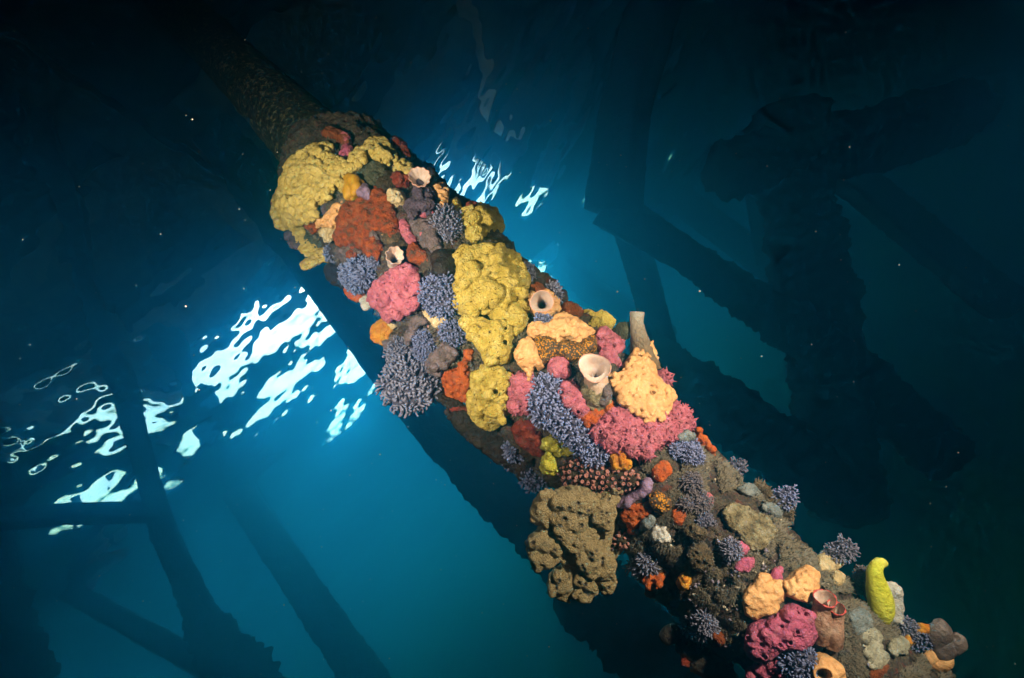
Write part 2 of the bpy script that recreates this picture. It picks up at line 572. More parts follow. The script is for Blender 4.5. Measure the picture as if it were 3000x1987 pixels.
def ragged(poly, seed, amp=3.0, step=11.0):
    """outline with an uneven natural edge"""
    out = []
    n = len(poly)
    for i in range(n):
        a = np.array(poly[i], float); b = np.array(poly[(i + 1) % n], float)
        k = max(1, int(np.linalg.norm(b - a) / step))
        for q in range(k):
            out.append(a + (b - a) * q / k)
    P = np.array(out)
    w = np.stack([vnoise(np.stack([P[:, 0] / 13, P[:, 1] / 13, np.full(len(P), seed * 1.7)], -1), 4),
                  vnoise(np.stack([P[:, 0] / 13, P[:, 1] / 13, np.full(len(P), seed * 2.3)], -1), 8)], -1)
    return [tuple(p) for p in P + amp * w]

class Field:
    """smooth union of balls and capsules on a grid, turned into one closed skin"""
    def __init__(self, prims, voxel, pad=0.012):
        P = np.array([p[0] for p in prims] + [p[1] for p in prims])
        R = np.array([p[2] for p in prims] + [p[3] for p in prims])
        lo = (P - R[:, None]).min(0) - pad
        hi = (P + R[:, None]).max(0) + pad
        self.h, self.lo = voxel, lo
        self.n = np.maximum(4, np.ceil((hi - lo) / voxel).astype(int) + 1)
        self.phi = np.full(self.n, 0.03, np.float32)
    def _win(self, a, b, r):
        lo = np.maximum(0, np.floor((np.minimum(a, b) - r - self.lo) / self.h).astype(int))
        hi = np.minimum(self.n, np.ceil((np.maximum(a, b) + r - self.lo) / self.h).astype(int) + 1)
        if np.any(hi <= lo):
            return None, None
        sl = tuple(slice(l, h) for l, h in zip(lo, hi))
        ax = [(np.arange(l, h) * self.h + o).astype(np.float32) for l, h, o in zip(lo, hi, self.lo)]
        return sl, ax
    def _dist(self, ax, a, b, ra, rb):
        x, y, z = ax[0][:, None, None] - a[0], ax[1][None, :, None] - a[1], ax[2][None, None, :] - a[2]
        d = b - a
        dd = float(np.dot(d, d))
        if dd < 1e-12:
            return np.sqrt(x * x + y * y + z * z) - ra
        u = np.clip((x * d[0] + y * d[1] + z * d[2]) / dd, 0, 1)
        return np.sqrt((x - u * d[0]) ** 2 + (y - u * d[1]) ** 2 + (z - u * d[2]) ** 2) - (ra + (rb - ra) * u)
    def add(self, a, b, ra, rb, k):
        sl, ax = self._win(a, b, max(ra, rb) + 0.02)
        if sl is None: return
        d = self._dist(ax, a, b, ra, rb)
        p = self.phi[sl]
        h = np.maximum(k - np.abs(p - d), 0) / k
        self.phi[sl] = np.minimum(p, d) - h * h * k * 0.25
    def carve(self, a, b, ra, rb, k):
        sl, ax = self._win(a, b, max(ra, rb) + 0.012)
        if sl is None: return
        d = -self._dist(ax, a, b, ra, rb)
        p = self.phi[sl]
        h = np.maximum(k - np.abs(p - d), 0) / k
        self.phi[sl] = np.maximum(p, d) + h * h * k * 0.25
    def surface_along(self, p0, d, tmax):
        """first crossing of the skin from p0 along d"""
        t = np.arange(0, tmax, self.h * 0.7)
        q = p0 + d * t[:, None]
        i = np.round((q - self.lo) / self.h).astype(int)
        ok = np.all((i >= 0) & (i < self.n), axis=1)
        val = np.full(len(t), 1.0)
        j = i[ok]
        val[ok] = self.phi[j[:, 0], j[:, 1], j[:, 2]]
        w = np.nonzero(val < 0)[0]
        return None if len(w) == 0 else q[w[0]]
    def mesh(self):
        phi, h = self.phi, self.h
        ins = phi < 0
        c = ins[:-1, :-1, :-1].astype(np.int8)
        cnt = np.zeros(c.shape, np.int8)
        for dx in (0, 1):
            for dy in (0, 1):
                for dz in (0, 1):
                    cnt += ins[dx:ins.shape[0] - 1 + dx, dy:ins.shape[1] - 1 + dy, dz:ins.shape[2] - 1 + dz]
        act = (cnt > 0) & (cnt < 8)
        idx = np.full(act.shape, -1, np.int64)
        ci = np.argwhere(act)
        idx[act] = np.arange(len(ci))
        acc = np.zeros((len(ci), 3)); num = np.zeros(len(ci))
        for ax in range(3):
            o1, o2 = [a for a in range(3) if a != ax]
            for u in (0, 1):
                for v in (0, 1):
                    s = ci.copy(); s[:, o1] += u; s[:, o2] += v
                    e = s.copy(); e[:, ax] += 1
                    p0 = phi[s[:, 0], s[:, 1], s[:, 2]]; p1 = phi[e[:, 0], e[:, 1], e[:, 2]]
                    m = (p0 < 0) != (p1 < 0)
                    t = p0[m] / (p0[m] - p1[m])
                    pt = s[m].astype(float); pt[:, ax] += t
                    acc[m] += pt; num[m] += 1
        v = acc / num[:, None] * h + self.lo
        faces = []
        for ax in range(3):
            o1, o2 = [(1, 2), (2, 0), (0, 1)][ax]
            sl0 = [slice(None)] * 3; sl1 = [slice(None)] * 3
            sl0[ax] = slice(0, -1); sl1[ax] = slice(1, None)
            a, b = ins[tuple(sl0)], ins[tuple(sl1)]
            e = np.argwhere(a != b)
            ok = (e[:, o1] > 0) & (e[:, o2] > 0) & (e[:, o1] < self.n[o1] - 1) & (e[:, o2] < self.n[o2] - 1)
            e = e[ok]
            fl = a[e[:, 0], e[:, 1], e[:, 2]]
            def cell(d1, d2):
                q = e.copy(); q[:, o1] += d1; q[:, o2] += d2
                return idx[q[:, 0], q[:, 1], q[:, 2]]
            q = np.stack([cell(-1, -1), cell(0, -1), cell(0, 0), cell(-1, 0)], -1)
            q[~fl] = q[~fl][:, ::-1]
            faces.append(q)
        f = np.concatenate(faces)
        f = f[np.all(f >= 0, axis=1)]
        return largest(v, f)

def in_poly(poly, pts):
    x, y = pts[:, 0], pts[:, 1]
    ins = np.zeros(len(pts), bool)
    n = len(poly)
    for i in range(n):
        x1, y1 = poly[i]; x2, y2 = poly[(i + 1) % n]
        c = ((y1 > y) != (y2 > y))
        if y1 != y2:
            ins ^= c & (x < (x2 - x1) * (y - y1) / (y2 - y1) + x1)
    return ins

def edge_dist(poly, pts):
    d = np.full(len(pts), 1e9)
    n = len(poly)
    for i in range(n):
        a = np.array(poly[i], float); b = np.array(poly[(i + 1) % n], float)
        ab = b - a
        u = np.clip(((pts - a) @ ab) / max(1e-9, ab @ ab), 0, 1)
        d = np.minimum(d, np.linalg.norm(pts - (a + u[:, None] * ab), axis=1))
    return d

def fill_points(poly, spacing, rng, jitter=0.35):
    poly = np.array(poly, float)
    lo, hi = poly.min(0), poly.max(0)
    out = []
    y = lo[1] + spacing * 0.3
    row = 0
    while y < hi[1]:
        x = lo[0] + (spacing * 0.5 if row % 2 else spacing * 0.1)
        while x < hi[0]:
            out.append((x + rng.normal() * spacing * jitter * 0.6, y + rng.normal() * spacing * jitter * 0.6))
            x += spacing
        y += spacing * 0.87
        row += 1
    pts = np.array(out) if out else np.zeros((0, 2))
    if len(pts):
        pts = pts[in_poly(poly, pts)]
    if len(pts) == 0:
        pts = poly.mean(0)[None]
    return pts

def ell(cx, cy, rx, ry=None, n=14, rot=0.0, seed=0, wob=0.12):
    ry = ry or rx
    rg = np.random.default_rng(seed + int(cx * 7 + cy))
    c, s = math.cos(math.radians(rot)), math.sin(math.radians(rot))
    o = []
    for k in range(n):
        a = 2 * math.pi * k / n
        q = 1 + wob * rg.normal()
        x, y = rx * q * math.cos(a), ry * q * math.sin(a)
        o.append((cx + x * c - y * s, cy + x * s + y * c))
    return o

CRUST_HIT = base_hit
def body(poly, lumps=12, height=20, fill=18, worm=0, blend=6, voxel=0.0031, holes=(), rough=1.2, rough_scale=9.0,
         seed=1, lift0=0.0, hole_depth=2.2, lump_jit=0.35, root=True, spacing=None, back=0.0, edge=5.0, fold=None, fold_scale=13.0, vary=1.0, flat=0.45, hit=None):
    """skin of an encrusting body that fills the outline poly (photo pixels); all sizes in photo pixels (about a millimetre)"""
    base_hit = hit or CRUST_HIT
    if fold is None:
        fold = 0.0 if rough < 0.85 else 2.2
    if 0.85 <= rough < 1.8:
        rough, rough_scale = 1.8, min(rough_scale, 6.5)
    rng = np.random.default_rng(seed)
    poly = ragged(poly, seed, edge)
    prims = []
    wmax = max(4.0, edge_dist(poly, fill_points(poly, 9, rng, 0)).max())
    def lift_of(d):
        u = min(1.0, d / (0.75 * wmax))
        return height * (flat + (1 - flat) * math.sqrt(max(0, 1 - (1 - u) ** 2)))
    # body mass
    pts = fill_points(poly, fill * 0.85, rng, 0.2)
    ds = edge_dist(poly, pts)
    for p, d in zip(pts, ds):
        r = max(4.0, min(fill, d * 1.0))
        b, n = base_hit(p[0], p[1], 0)
        m = px_m(b)
        lf = max(0.0, lift_of(d) - r * (0.98 if lumps else 0.6)) + lift0
        c, n = base_hit(p[0], p[1], lf * m)
        inner = c - n * (lf + r * 0.8) * m if root else c - n * back * m
        prims.append((inner, c, r * m * 0.9, r * m, blend * m * 1.5))
    # surface lumps
    if lumps:
        pts = fill_points(poly, spacing or lumps * 1.55, rng, lump_jit * 2)
        ds = edge_dist(poly, pts)
        for p, d in zip(pts, ds):
            r = lumps * rng.uniform(0.65, 1.25)
            r = min(r, max(3.0, d * 1.15))
            lf = lift_of(d) + rng.uniform(-0.25, 0.4) * vary * r + lift0
            b, n = base_hit(p[0], p[1], 0)
            m = px_m(b)
            c, n = base_hit(p[0], p[1], lf * m)
            if worm:
                a = rng.uniform(0, math.pi)
                wl = worm * rng.uniform(0.3, 1.0)
                q = p + wl * np.array([math.cos(a), math.sin(a)])
                if in_poly(poly, q[None])[0]:
                    c2, _ = base_hit(q[0], q[1], lf * m)
                else:
                    c2 = c
            else:
                c2 = c - n * r * m * 0.5
            prims.append((c, c2, r * m, r * m * rng.uniform(0.75, 1.0), blend * m))
    F = Field(prims, voxel)
    for a, b, ra, rb, k in prims:
        F.add(np.asarray(a), np.asarray(b), ra, rb, max(k, voxel))
    spots = []
    for hx, hy, hr in holes:
        d = pix_dir(hx, hy)
        b, n = base_hit(hx, hy, 0)
        s = F.surface_along(b - d * 0.2, d, 0.35)
        if s is None: continue
        m = px_m(s)
        inn = -0.7 * n + 0.5 * d
        inn = inn / np.linalg.norm(inn)
        F.carve(s - inn * hr * m * 0.6, s + inn * hr * hole_depth * m, hr * m * 1.05, hr * m * 0.75, 2.0 * m)
        spots.append((s, -inn, hr * m))
    v, f = F.mesh()
    m = px_m(v.mean(0))
    nrm = vertex_normals(v, f)
    if fold:
        q = v / (fold_scale * m)
        q = q + 0.6 * np.stack([vnoise(q * 0.7, seed + k) for k in (1, 2, 3)], -1)
        rid = 1 - np.abs(vnoise(q, seed + 9)) * 2.2
        v = v + nrm * (fold * m * np.clip(rid, -0.8, 1))[:, None]
        nrm = vertex_normals(v, f)
    v = v + nrm * (rough * m * fbm(v / (rough_scale * m), 3, seed))[:, None]
    return v, f, spots

def put(name, label, cat, v, f, mat, group=None, parent=None, tip=None):
    """link a skin as a thing (or as a part when parent is given), with its origin on its own base"""
    if parent is not None:
        c = ORIG[parent.name]
        return link(name, make_mesh(name, v - c, f, mat, tip=tip), parent)
    c = v.mean(0)
    o = link(name, make_mesh(name, v - c, f, mat, tip=tip), None, c)
    ORIG[o.name] = c
    return tag(o, label, cat, group)

def sponge(name, label, cat, poly, mat, group=None, **kw):
    v, f, sp = body(poly, **kw)
    o = put(name, label, cat, v, f, mat, group)
    return o, sp, (v, f)

def cone_batch(pos, dirs, lens, rads, n=6, profile=((0, 1.0), (0.5, 0.62), (1.0, 0.08)), bend=0.0, rng=None):
    """many small tapering fingers -> verts, faces, tip"""
    pos = np.asarray(pos); dirs = np.asarray(dirs)
    K = len(pos)
    up = np.where(np.abs(dirs[:, 2:3]) < 0.9, np.array([[0, 0, 1.0]]), np.array([[1.0, 0, 0]]))
    x = np.cross(up, dirs); x /= np.linalg.norm(x, axis=1)[:, None]
    y = np.cross(dirs, x)
    ang = np.linspace(0, 2 * math.pi, n, endpoint=False)
    if bend:
        ba = rng.uniform(0, 6.28, K)
        bv = (np.cos(ba)[:, None] * x + np.sin(ba)[:, None] * y) * bend
    rings, tips = [], []
    for (u, q) in profile:
        c = pos + dirs * (lens * u)[:, None]
        if bend:
            c = c + bv * (lens * u * u)[:, None]
        ring = c[:, None, :] + (rads * q)[:, None, None] * (np.cos(ang)[None, :, None] * x[:, None, :] + np.sin(ang)[None, :, None] * y[:, None, :])
        rings.append(ring)
        tips.append(np.full((K, n), u))
    V = np.stack(rings, 1)                      # K, P, n, 3
    T = np.stack(tips, 1).reshape(-1)
    Pn = len(profile)
    base = (np.arange(K) * Pn * n)[:, None]
    fs = []
    for p in range(Pn - 1):
        for j in range(n):
            a, b = p * n + j, p * n + (j + 1) % n
            fs.append(base + np.array([[a, b, b + n, a + n]]))
    faces = np.concatenate(fs, 0)
    caps = base + np.array([list(range((Pn - 1) * n, Pn * n))])
    flist = faces.tolist() + caps.tolist()
    return V.reshape(-1, 3), flist, T

CLUB = ((0, 0.42), (0.45, 0.5), (0.75, 1.0), (0.93, 0.85), (1.0, 0.35))
def pick(v, nrm, spacing, rng, face_cam=True, limit=600):
    """roughly even subset of skin vertices that are outward facing"""
    order = rng.permutation(len(v))
    keep, cells = [], {}
    inv = 1.0 / spacing
    for i in order:
        if face_cam and np.dot(nrm[i], v[i] - CAM) > 0.45 * np.linalg.norm(v[i] - CAM):
            continue
        c = tuple(np.floor(v[i] * inv).astype(int))
        bad = False
        for dx in (-1, 0, 1):
            for dy in (-1, 0, 1):
                for dz in (-1, 0, 1):
                    for q in cells.get((c[0] + dx, c[1] + dy, c[2] + dz), ()):
                        if np.sum((v[q] - v[i]) ** 2) < spacing * spacing:
                            bad = True
        if bad: continue
        cells.setdefault(c, []).append(i)
        keep.append(i)
        if len(keep) >= limit: break
    return np.array(keep, int)

def soft_coral(label, poly, mat_base, mat_polyp, height=26, plen=13, prad=4.2, spacing=8.0, seed=1, group=None, name='soft_coral', cat='soft coral', lift0=0.0, limit=420, spread=0.35, dense=0.58):
    rng = np.random.default_rng(seed)
    q = rng.uniform(0.82, 1.22)
    plen, prad, spacing, spread = plen * q * rng.uniform(0.85, 1.2), prad * q, spacing * q, spread * rng.uniform(0.7, 1.5)
    v, f, _ = body(poly, lumps=9, height=height, fill=16, blend=5, voxel=0.0036, seed=seed, rough=2.2, rough_scale=7, lift0=lift0)
    o = put(name, label, cat, v, f, mat_base, group)
    nrm = vertex_normals(v, f)
    m = px_m(v.mean(0))
    k = pick(v, nrm, spacing * dense * m, rng, limit=int(limit * 3))
    d = nrm[k] + rng.normal(0, spread, (len(k), 3))
    d /= np.linalg.norm(d, axis=1)[:, None]
    pv, pf, tip = cone_batch(v[k] - nrm[k] * 2 * m, d, plen * m * rng.uniform(0.6, 1.25, len(k)), prad * 0.68 * m * rng.uniform(0.8, 1.2, len(k)), 5, CLUB, rng.uniform(0.2, 0.6), rng)
    po = link('polyps', make_mesh('polyps', pv - ORIG[o.name], pf, mat_polyp, tip=tip), o)
    po['kind'] = 'stuff'
    return o

def spiny(o, vf, mat, spacing, ln, rad, seed, name='spikes', profile=((0, 1.0), (0.4, 0.5), (1.0, 0.06)), spread=0.3, limit=500):
    v, f = vf
    rng = np.random.default_rng(seed)
    nrm = vertex_normals(v, f)
    m = px_m(v.mean(0))
    k = pick(v, nrm, spacing * m, rng, limit=limit)
    d = nrm[k] + rng.normal(0, spread, (len(k), 3))
    d /= np.linalg.norm(d, axis=1)[:, None]
    pv, pf, tip = cone_batch(v[k] - nrm[k] * rad * 0.5 * m, d, ln * m * rng.uniform(0.5, 1.3, len(k)), rad * m * rng.uniform(0.7, 1.2, len(k)), 6, profile, 0.2, rng)
    so = link(name, make_mesh(name, pv - ORIG[o.name], pf, mat, tip=tip), o)
    so['kind'] = 'stuff'
    return so

def siphon(name, label, cat, path_px, depths, prof, mat_out, mat_in, group=None, ribs=0, rib_amp=0.0, inner_depth=0.75, wob=0.06, seed=1, wall=2.5, tilt=None, rough=1.0, tip_pow=8.0):
    """open-mouthed tube: path in photo pixels with lift above the crust, radius per point; the last point is the mouth"""
    P, R = [], []
    for (x, y), lf, r in zip(path_px, depths, prof):
        b, n = base_hit(x, y, 0); m = px_m(b)
        c, n = base_hit(x, y, lf * m)
        P.append(c); R.append(r * px_m(c))
    P, R = np.array(P), np.array(R)
    if tilt is not None:
        pass
    # resample smoothly
    def smooth(A, n):
        t = np.linspace(0, len(A) - 1, n)
        i = np.clip(np.floor(t).astype(int), 0, len(A) - 2)
        u = (t - i)
        A = np.asarray(A, float)
        g = np.gradient(A, axis=0)
        u = u.reshape(-1, *([1] * (A.ndim - 1)))
        h00 = 2 * u**3 - 3 * u**2 + 1; h10 = u**3 - 2 * u**2 + u; h01 = -2 * u**3 + 3 * u**2; h11 = u**3 - u**2
        return h00 * A[i] + h10 * g[i] + h01 * A[i + 1] + h11 * g[i + 1]
    Pn, Rn = smooth(P, 26), np.maximum(smooth(R, 26), 0.002)
    n = 40
    m = px_m(P[-1])
    def skin(pp, rr, off):
        v, f = tube(pp, rr + off, n, caps=False)
        v = v.reshape(len(pp), n, 3)
        ang = np.linspace(0, 2 * math.pi, n, endpoint=False)
        mod = 1 + (rib_amp * np.cos(ang * ribs) if ribs else 0) + wob * np.sin(2 * ang + seed) * 0.6 + wob * np.sin(3 * ang + 2 * seed) * 0.5
        fade = np.linspace(0.2, 1, len(pp))[:, None]
        mod = 1 + (mod - 1)[None, :] * fade
        ctr = pp[:, None, :]
        return ctr + (v - ctr) * mod[:, :, None], f
    vo, fo = skin(Pn, Rn, 0.0)
    vo = vo.reshape(-1, 3)
    vo = vo + 0.0 * vo
    ax = np.repeat(Pn, n, axis=0)
    rd = vo - ax; rd /= np.maximum(np.linalg.norm(rd, axis=1), 1e-9)[:, None]
    fadeo = np.repeat(np.linspace(1, 0.15, len(Pn)), n)
    vo = vo + rd * (rough * m * fadeo * fbm(vo / (6 * m), 2, seed))[:, None]
    k0 = int(len(Pn) * (1 - inner_depth))
    Pi, Ri = Pn[k0:], Rn[k0:] - wall * m
    Ri = np.maximum(Ri * np.linspace(0.10, 1, len(Ri)) ** 0.6, 0.0015)
    vi, fi = skin(Pi, Ri, 0.0)
    vi = vi.reshape(-1, 3)
    # outer skin with the rolled rim
    no = len(vo)
    tipo = np.repeat(np.linspace(0, 1, len(Pn)) ** tip_pow, n)
    fo = list(fo)
    o = put(name, label, cat, vo, fo, mat_out, group, tip=tipo)
    lastv = vo.reshape(len(Pn), n, 3)[-1]
    lasti = vi.reshape(len(Pi), n, 3)[-1]
    dirn = Pn[-1] - Pn[-2]; dirn /= np.linalg.norm(dirn)
    mid = (lastv + lasti) / 2 + dirn * wall * 0.8 * m
    rv = np.concatenate([lastv, mid, lasti])
    rf = [(p * n + j, p * n + (j + 1) % n, (p + 1) * n + (j + 1) % n, (p + 1) * n + j) for p in (0, 1) for j in range(n)]
    link('rim', make_mesh('rim', rv - ORIG[o.name], rf, mat_out, tip=np.ones(len(rv))), o)
    fi = [tuple(reversed(q)) for q in fi] + [tuple(range(n))]
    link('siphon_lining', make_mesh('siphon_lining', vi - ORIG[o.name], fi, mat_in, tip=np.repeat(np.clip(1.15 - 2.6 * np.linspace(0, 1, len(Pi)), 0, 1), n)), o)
    return o

def on_crust(c, tol):
    q = np.dot(c - AXO, AXU)
    return np.linalg.norm(c - AXO - AXU * q) < float(R_of(q)) + tol

def fuzz(polys, count, ln, rad, seed, mat, name, label=None, lift=0.0, blades=5, parent=None, jit=0.6, gap=-0.30):
    """short branching turf rooted on the crust inside the outlines"""
    rng = np.random.default_rng(seed)
    pos, dirs, lens, rads = [], [], [], []
    areas = []
    for poly in polys:
        q = np.array(poly, float)
        areas.append(0.5 * abs(np.dot(q[:, 0], np.roll(q[:, 1], 1)) - np.dot(q[:, 1], np.roll(q[:, 0], 1))))
    for poly, ar in zip(polys, areas):
        n = int(count * ar / sum(areas))
        q = np.array(poly, float); lo, hi = q.min(0), q.max(0)
        pts = rng.uniform(lo, hi, (n * 3, 2))
        pts = pts[in_poly(poly, pts)][:n]
        for p in pts:
            dens = vnoise(np.array([p[0] / 38, p[1] / 38, seed]), 3)
            if dens < gap: continue
            c, nn = base_hit(p[0], p[1], lift)
            if not on_crust(c, lift + 0.012): continue
            m = px_m(c)
            for b in range(blades):
                d = nn + rng.normal(0, jit, 3)
                d /= np.linalg.norm(d)
                pos.append(c - nn * 0.004 + rng.normal(0, 2.0 * m, 3)); dirs.append(d)
                lens.append(ln * m * rng.uniform(0.5, 1.3) * (0.7 + 1.3 * max(0.0, dens)) + 0.003)
                rads.append(rad * m * rng.uniform(0.7, 1.3))
    v, f, tip = cone_batch(np.array(pos), np.array(dirs), np.array(lens), np.array(rads) * 1.15, 3, ((0, 1.0), (1.0, 0.3)), 0.0, rng)
    c = v.mean(0)
    o = link(name, make_mesh(name, v - c, f, mat, tip=tip), None, c)
    tag(o, label, kind='stuff')
    return o
# ================================================================== GROWTHS ON THE PILE (outlines in photo pixels)
G = growth_mat
Y_ = G('yellow_sponge', [(0.50, 0.36, 0.08), (0.64, 0.48, 0.13), (0.70, 0.55, 0.19)], 45, 0.75, 0.35, 160, silt=0.35, pores=0.5)
YB = G('golden_sponge', [(0.52, 0.38, 0.06), (0.66, 0.50, 0.10), (0.72, 0.58, 0.17)], 40, 0.8, 0.45, 190, silt=0.12, pores=0.7)
YG = G('lemon_sponge', [(0.30, 0.27, 0.02), (0.50, 0.46, 0.05), (0.62, 0.60, 0.16)], 50, 0.8, 0.4, 150, silt=0.2, pores=0.3)
OR_ = G('orange_sponge', [(0.10, 0.065, 0.045), (0.24, 0.050, 0.014), (0.34, 0.068, 0.012), (0.40, 0.10, 0.02)], 48, 0.75, 0.4, 170, silt=0.5, pores=0.5)
OB_ = G('bright_orange', [(0.30, 0.060, 0.014), (0.44, 0.085, 0.014), (0.50, 0.13, 0.03)], 40, 0.6, 0.3, 150, silt=0.4, pores=0.3)
OY = G('amber_sponge', [(0.46, 0.14, 0.015), (0.58, 0.24, 0.02), (0.62, 0.33, 0.03)], 40, 0.65, 0.3, 140, silt=0.4, pores=0.3)
RD = G('dark_red_sponge', [(0.12, 0.018, 0.012), (0.22, 0.035, 0.02), (0.28, 0.055, 0.03)], 40, 0.7, 0.35, 150, silt=0.45, pores=0.3)
RB = G('rust_sponge', [(0.20, 0.045, 0.015), (0.32, 0.08, 0.02), (0.36, 0.11, 0.04)], 50, 0.8, 0.5, 200, silt=0.4, pores=0.3)
MU = G('mustard_sponge', [(0.34, 0.17, 0.012), (0.42, 0.22, 0.015), (0.46, 0.25, 0.02)], 20, 0.45, 0.1, 90)
PK = G('pink_sponge', [(0.40, 0.10, 0.14), (0.52, 0.145, 0.20), (0.58, 0.19, 0.24)], 40, 0.7, 0.35, 170, silt=0.35, pores=0.5)
PKD = G('deep_pink_sponge', [(0.33, 0.07, 0.14), (0.46, 0.10, 0.19), (0.52, 0.14, 0.23)], 40, 0.65, 0.3, 150, silt=0.35, pores=0.4)
PE = G('peach_ascidian', [(0.54, 0.28, 0.11), (0.66, 0.36, 0.15), (0.74, 0.43, 0.19)], 35, 0.5, 0.2, 120, sss=0.0, silt=0.12, pores=0.0)
PC = G('cream_growth', [(0.45, 0.34, 0.17), (0.58, 0.46, 0.26), (0.62, 0.52, 0.34)], 40, 0.6, 0.3, 130, silt=0.4, pores=0.2)
TN = G('tan_sponge', [(0.32, 0.245, 0.115), (0.48, 0.375, 0.19), (0.56, 0.45, 0.26)], 150, 0.75, 0.5, 260, tip=(0.012, 0.014, 0.03), silt=0.2, pores=0.3)
GN = G('grey_green_crust', [(0.06, 0.07, 0.045), (0.10, 0.11, 0.07), (0.14, 0.14, 0.09)], 40, 0.8, 0.5, 150, silt=0.4, pores=0.3)
BR = G('brown_lump', [(0.025, 0.020, 0.013), (0.045, 0.035, 0.020), (0.07, 0.05, 0.03)], 40, 0.7, 0.4, 120)
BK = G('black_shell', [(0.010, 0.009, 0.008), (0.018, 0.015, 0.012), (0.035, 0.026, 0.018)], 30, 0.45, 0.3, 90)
PU = G('purple_growth', [(0.06, 0.045, 0.06), (0.10, 0.075, 0.11), (0.14, 0.11, 0.16)], 45, 0.75, 0.4, 140, silt=0.5, pores=0.2)
GPU = G('grey_purple_growth', [(0.10, 0.08, 0.075), (0.16, 0.125, 0.13), (0.21, 0.16, 0.18)], 45, 0.75, 0.4, 140, silt=0.6, pores=0.2)
LI = G('lilac_growth', [(0.17, 0.11, 0.20), (0.25, 0.17, 0.28), (0.30, 0.22, 0.34)], 45, 0.7, 0.3, 140, silt=0.35, pores=0.1)
GB = G('grey_blue_growth', [(0.14, 0.17, 0.17), (0.22, 0.26, 0.27), (0.30, 0.33, 0.33)], 50, 0.75, 0.4, 160, silt=0.5, pores=0.2)
WH = G('white_growth', [(0.42, 0.42, 0.40), (0.56, 0.55, 0.50), (0.66, 0.65, 0.60)], 40, 0.6, 0.3, 120, silt=0.25, pores=0.1)
PW = G('pale_crust', [(0.28, 0.27, 0.20), (0.40, 0.39, 0.29), (0.48, 0.47, 0.37)], 45, 0.7, 0.4, 140, silt=0.4, pores=0.2)
TC = G('tan_crust', [(0.10, 0.085, 0.05), (0.24, 0.20, 0.11), (0.38, 0.33, 0.19), (0.46, 0.42, 0.32)], 42, 0.85, 0.7, 150, silt=0.6, pores=0.3)
TF = G('turf_crust', [(0.035, 0.026, 0.015), (0.09, 0.066, 0.036), (0.16, 0.12, 0.065), (0.25, 0.19, 0.11)], 70, 0.9, 0.8, 180, silt=0.6, pores=0.3)
CB = G('coral_base', [(0.05, 0.05, 0.08), (0.08, 0.08, 0.12)], 40, 0.8, 0.3, 120)
CP = G('blue_polyp', [(0.055, 0.070, 0.15), (0.08, 0.10, 0.20), (0.10, 0.12, 0.23)], 18, 0.55, 0, tip=(0.16, 0.20, 0.36))
CD = G('dark_blue_polyp', [(0.030, 0.036, 0.08), (0.05, 0.06, 0.12), (0.07, 0.075, 0.13)], 18, 0.55, 0, tip=(0.15, 0.18, 0.33))
CG = G('grey_blue_polyp', [(0.06, 0.06, 0.085), (0.09, 0.09, 0.13), (0.12, 0.115, 0.14)], 18, 0.6, 0, tip=(0.19, 0.20, 0.29))
CL = G('lilac_polyp', [(0.08, 0.09, 0.19), (0.12, 0.13, 0.25), (0.15, 0.16, 0.30)], 18, 0.5, 0, tip=(0.22, 0.26, 0.46))
CBR = G('brown_lilac_polyp', [(0.05, 0.04, 0.03), (0.10, 0.085, 0.075), (0.14, 0.12, 0.13)], 40, 0.8, 0, tip=(0.17, 0.155, 0.18))
TFB = G('turf_blade', [(0.022, 0.021, 0.018), (0.07, 0.060, 0.042), (0.15, 0.13, 0.085), (0.10, 0.10, 0.07), (0.14, 0.13, 0.135), (0.24, 0.21, 0.15)], 24, 0.9, 0, tip=(0.18, 0.16, 0.12))
ZN = G('zoanthid', [(0.06, 0.04, 0.025), (0.11, 0.07, 0.045), (0.15, 0.08, 0.06)], 60, 0.7, 0, tip=(0.34, 0.15, 0.13))
SQ = G('sea_squirt_tunic', [(0.42, 0.26, 0.18), (0.52, 0.36, 0.26), (0.58, 0.44, 0.34)], 24, 0.35, 0.15, 70, spec=0.4, tip=(0.60, 0.32, 0.24), sss=0.2)
SQW = G('pale_tunic', [(0.40, 0.36, 0.30), (0.52, 0.47, 0.40), (0.60, 0.56, 0.48)], 24, 0.35, 0.15, 70, spec=0.4, tip=(0.48, 0.34, 0.28), sss=0.2)
SQR = G('red_rimmed_tunic', [(0.20, 0.10, 0.065), (0.33, 0.19, 0.13), (0.46, 0.32, 0.24)], 30, 0.45, 0.25, 90, spec=0.4, tip=(0.50, 0.07, 0.06), sss=0.2, silt=0.4, pores=0.0)
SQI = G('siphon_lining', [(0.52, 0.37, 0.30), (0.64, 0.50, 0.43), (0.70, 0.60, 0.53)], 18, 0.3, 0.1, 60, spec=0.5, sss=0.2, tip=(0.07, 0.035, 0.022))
SQT = G('tall_tunic', [(0.14, 0.085, 0.045), (0.24, 0.16, 0.09), (0.32, 0.23, 0.14)], 45, 0.8, 0.5, 130, tip=(0.55, 0.52, 0.44), sss=0.2, silt=0.4, pores=0.1)
GSQ = G('grey_tunic', [(0.07, 0.055, 0.05), (0.14, 0.11, 0.105), (0.22, 0.18, 0.17)], 22, 0.4, 0.2, 70, spec=0.4, silt=0.4, pores=0.0)
YT = G('yellow_green_tunic', [(0.44, 0.45, 0.03), (0.54, 0.56, 0.06), (0.62, 0.64, 0.14)], 26, 0.6, 0.25, 80, spec=0.2, silt=0.08, sss=0.2)
GS = 'sponges on the pile'; GA = 'sea squirts on the pile'; GC = 'soft corals on the pile'; GK = 'crusts and shells on the pile'

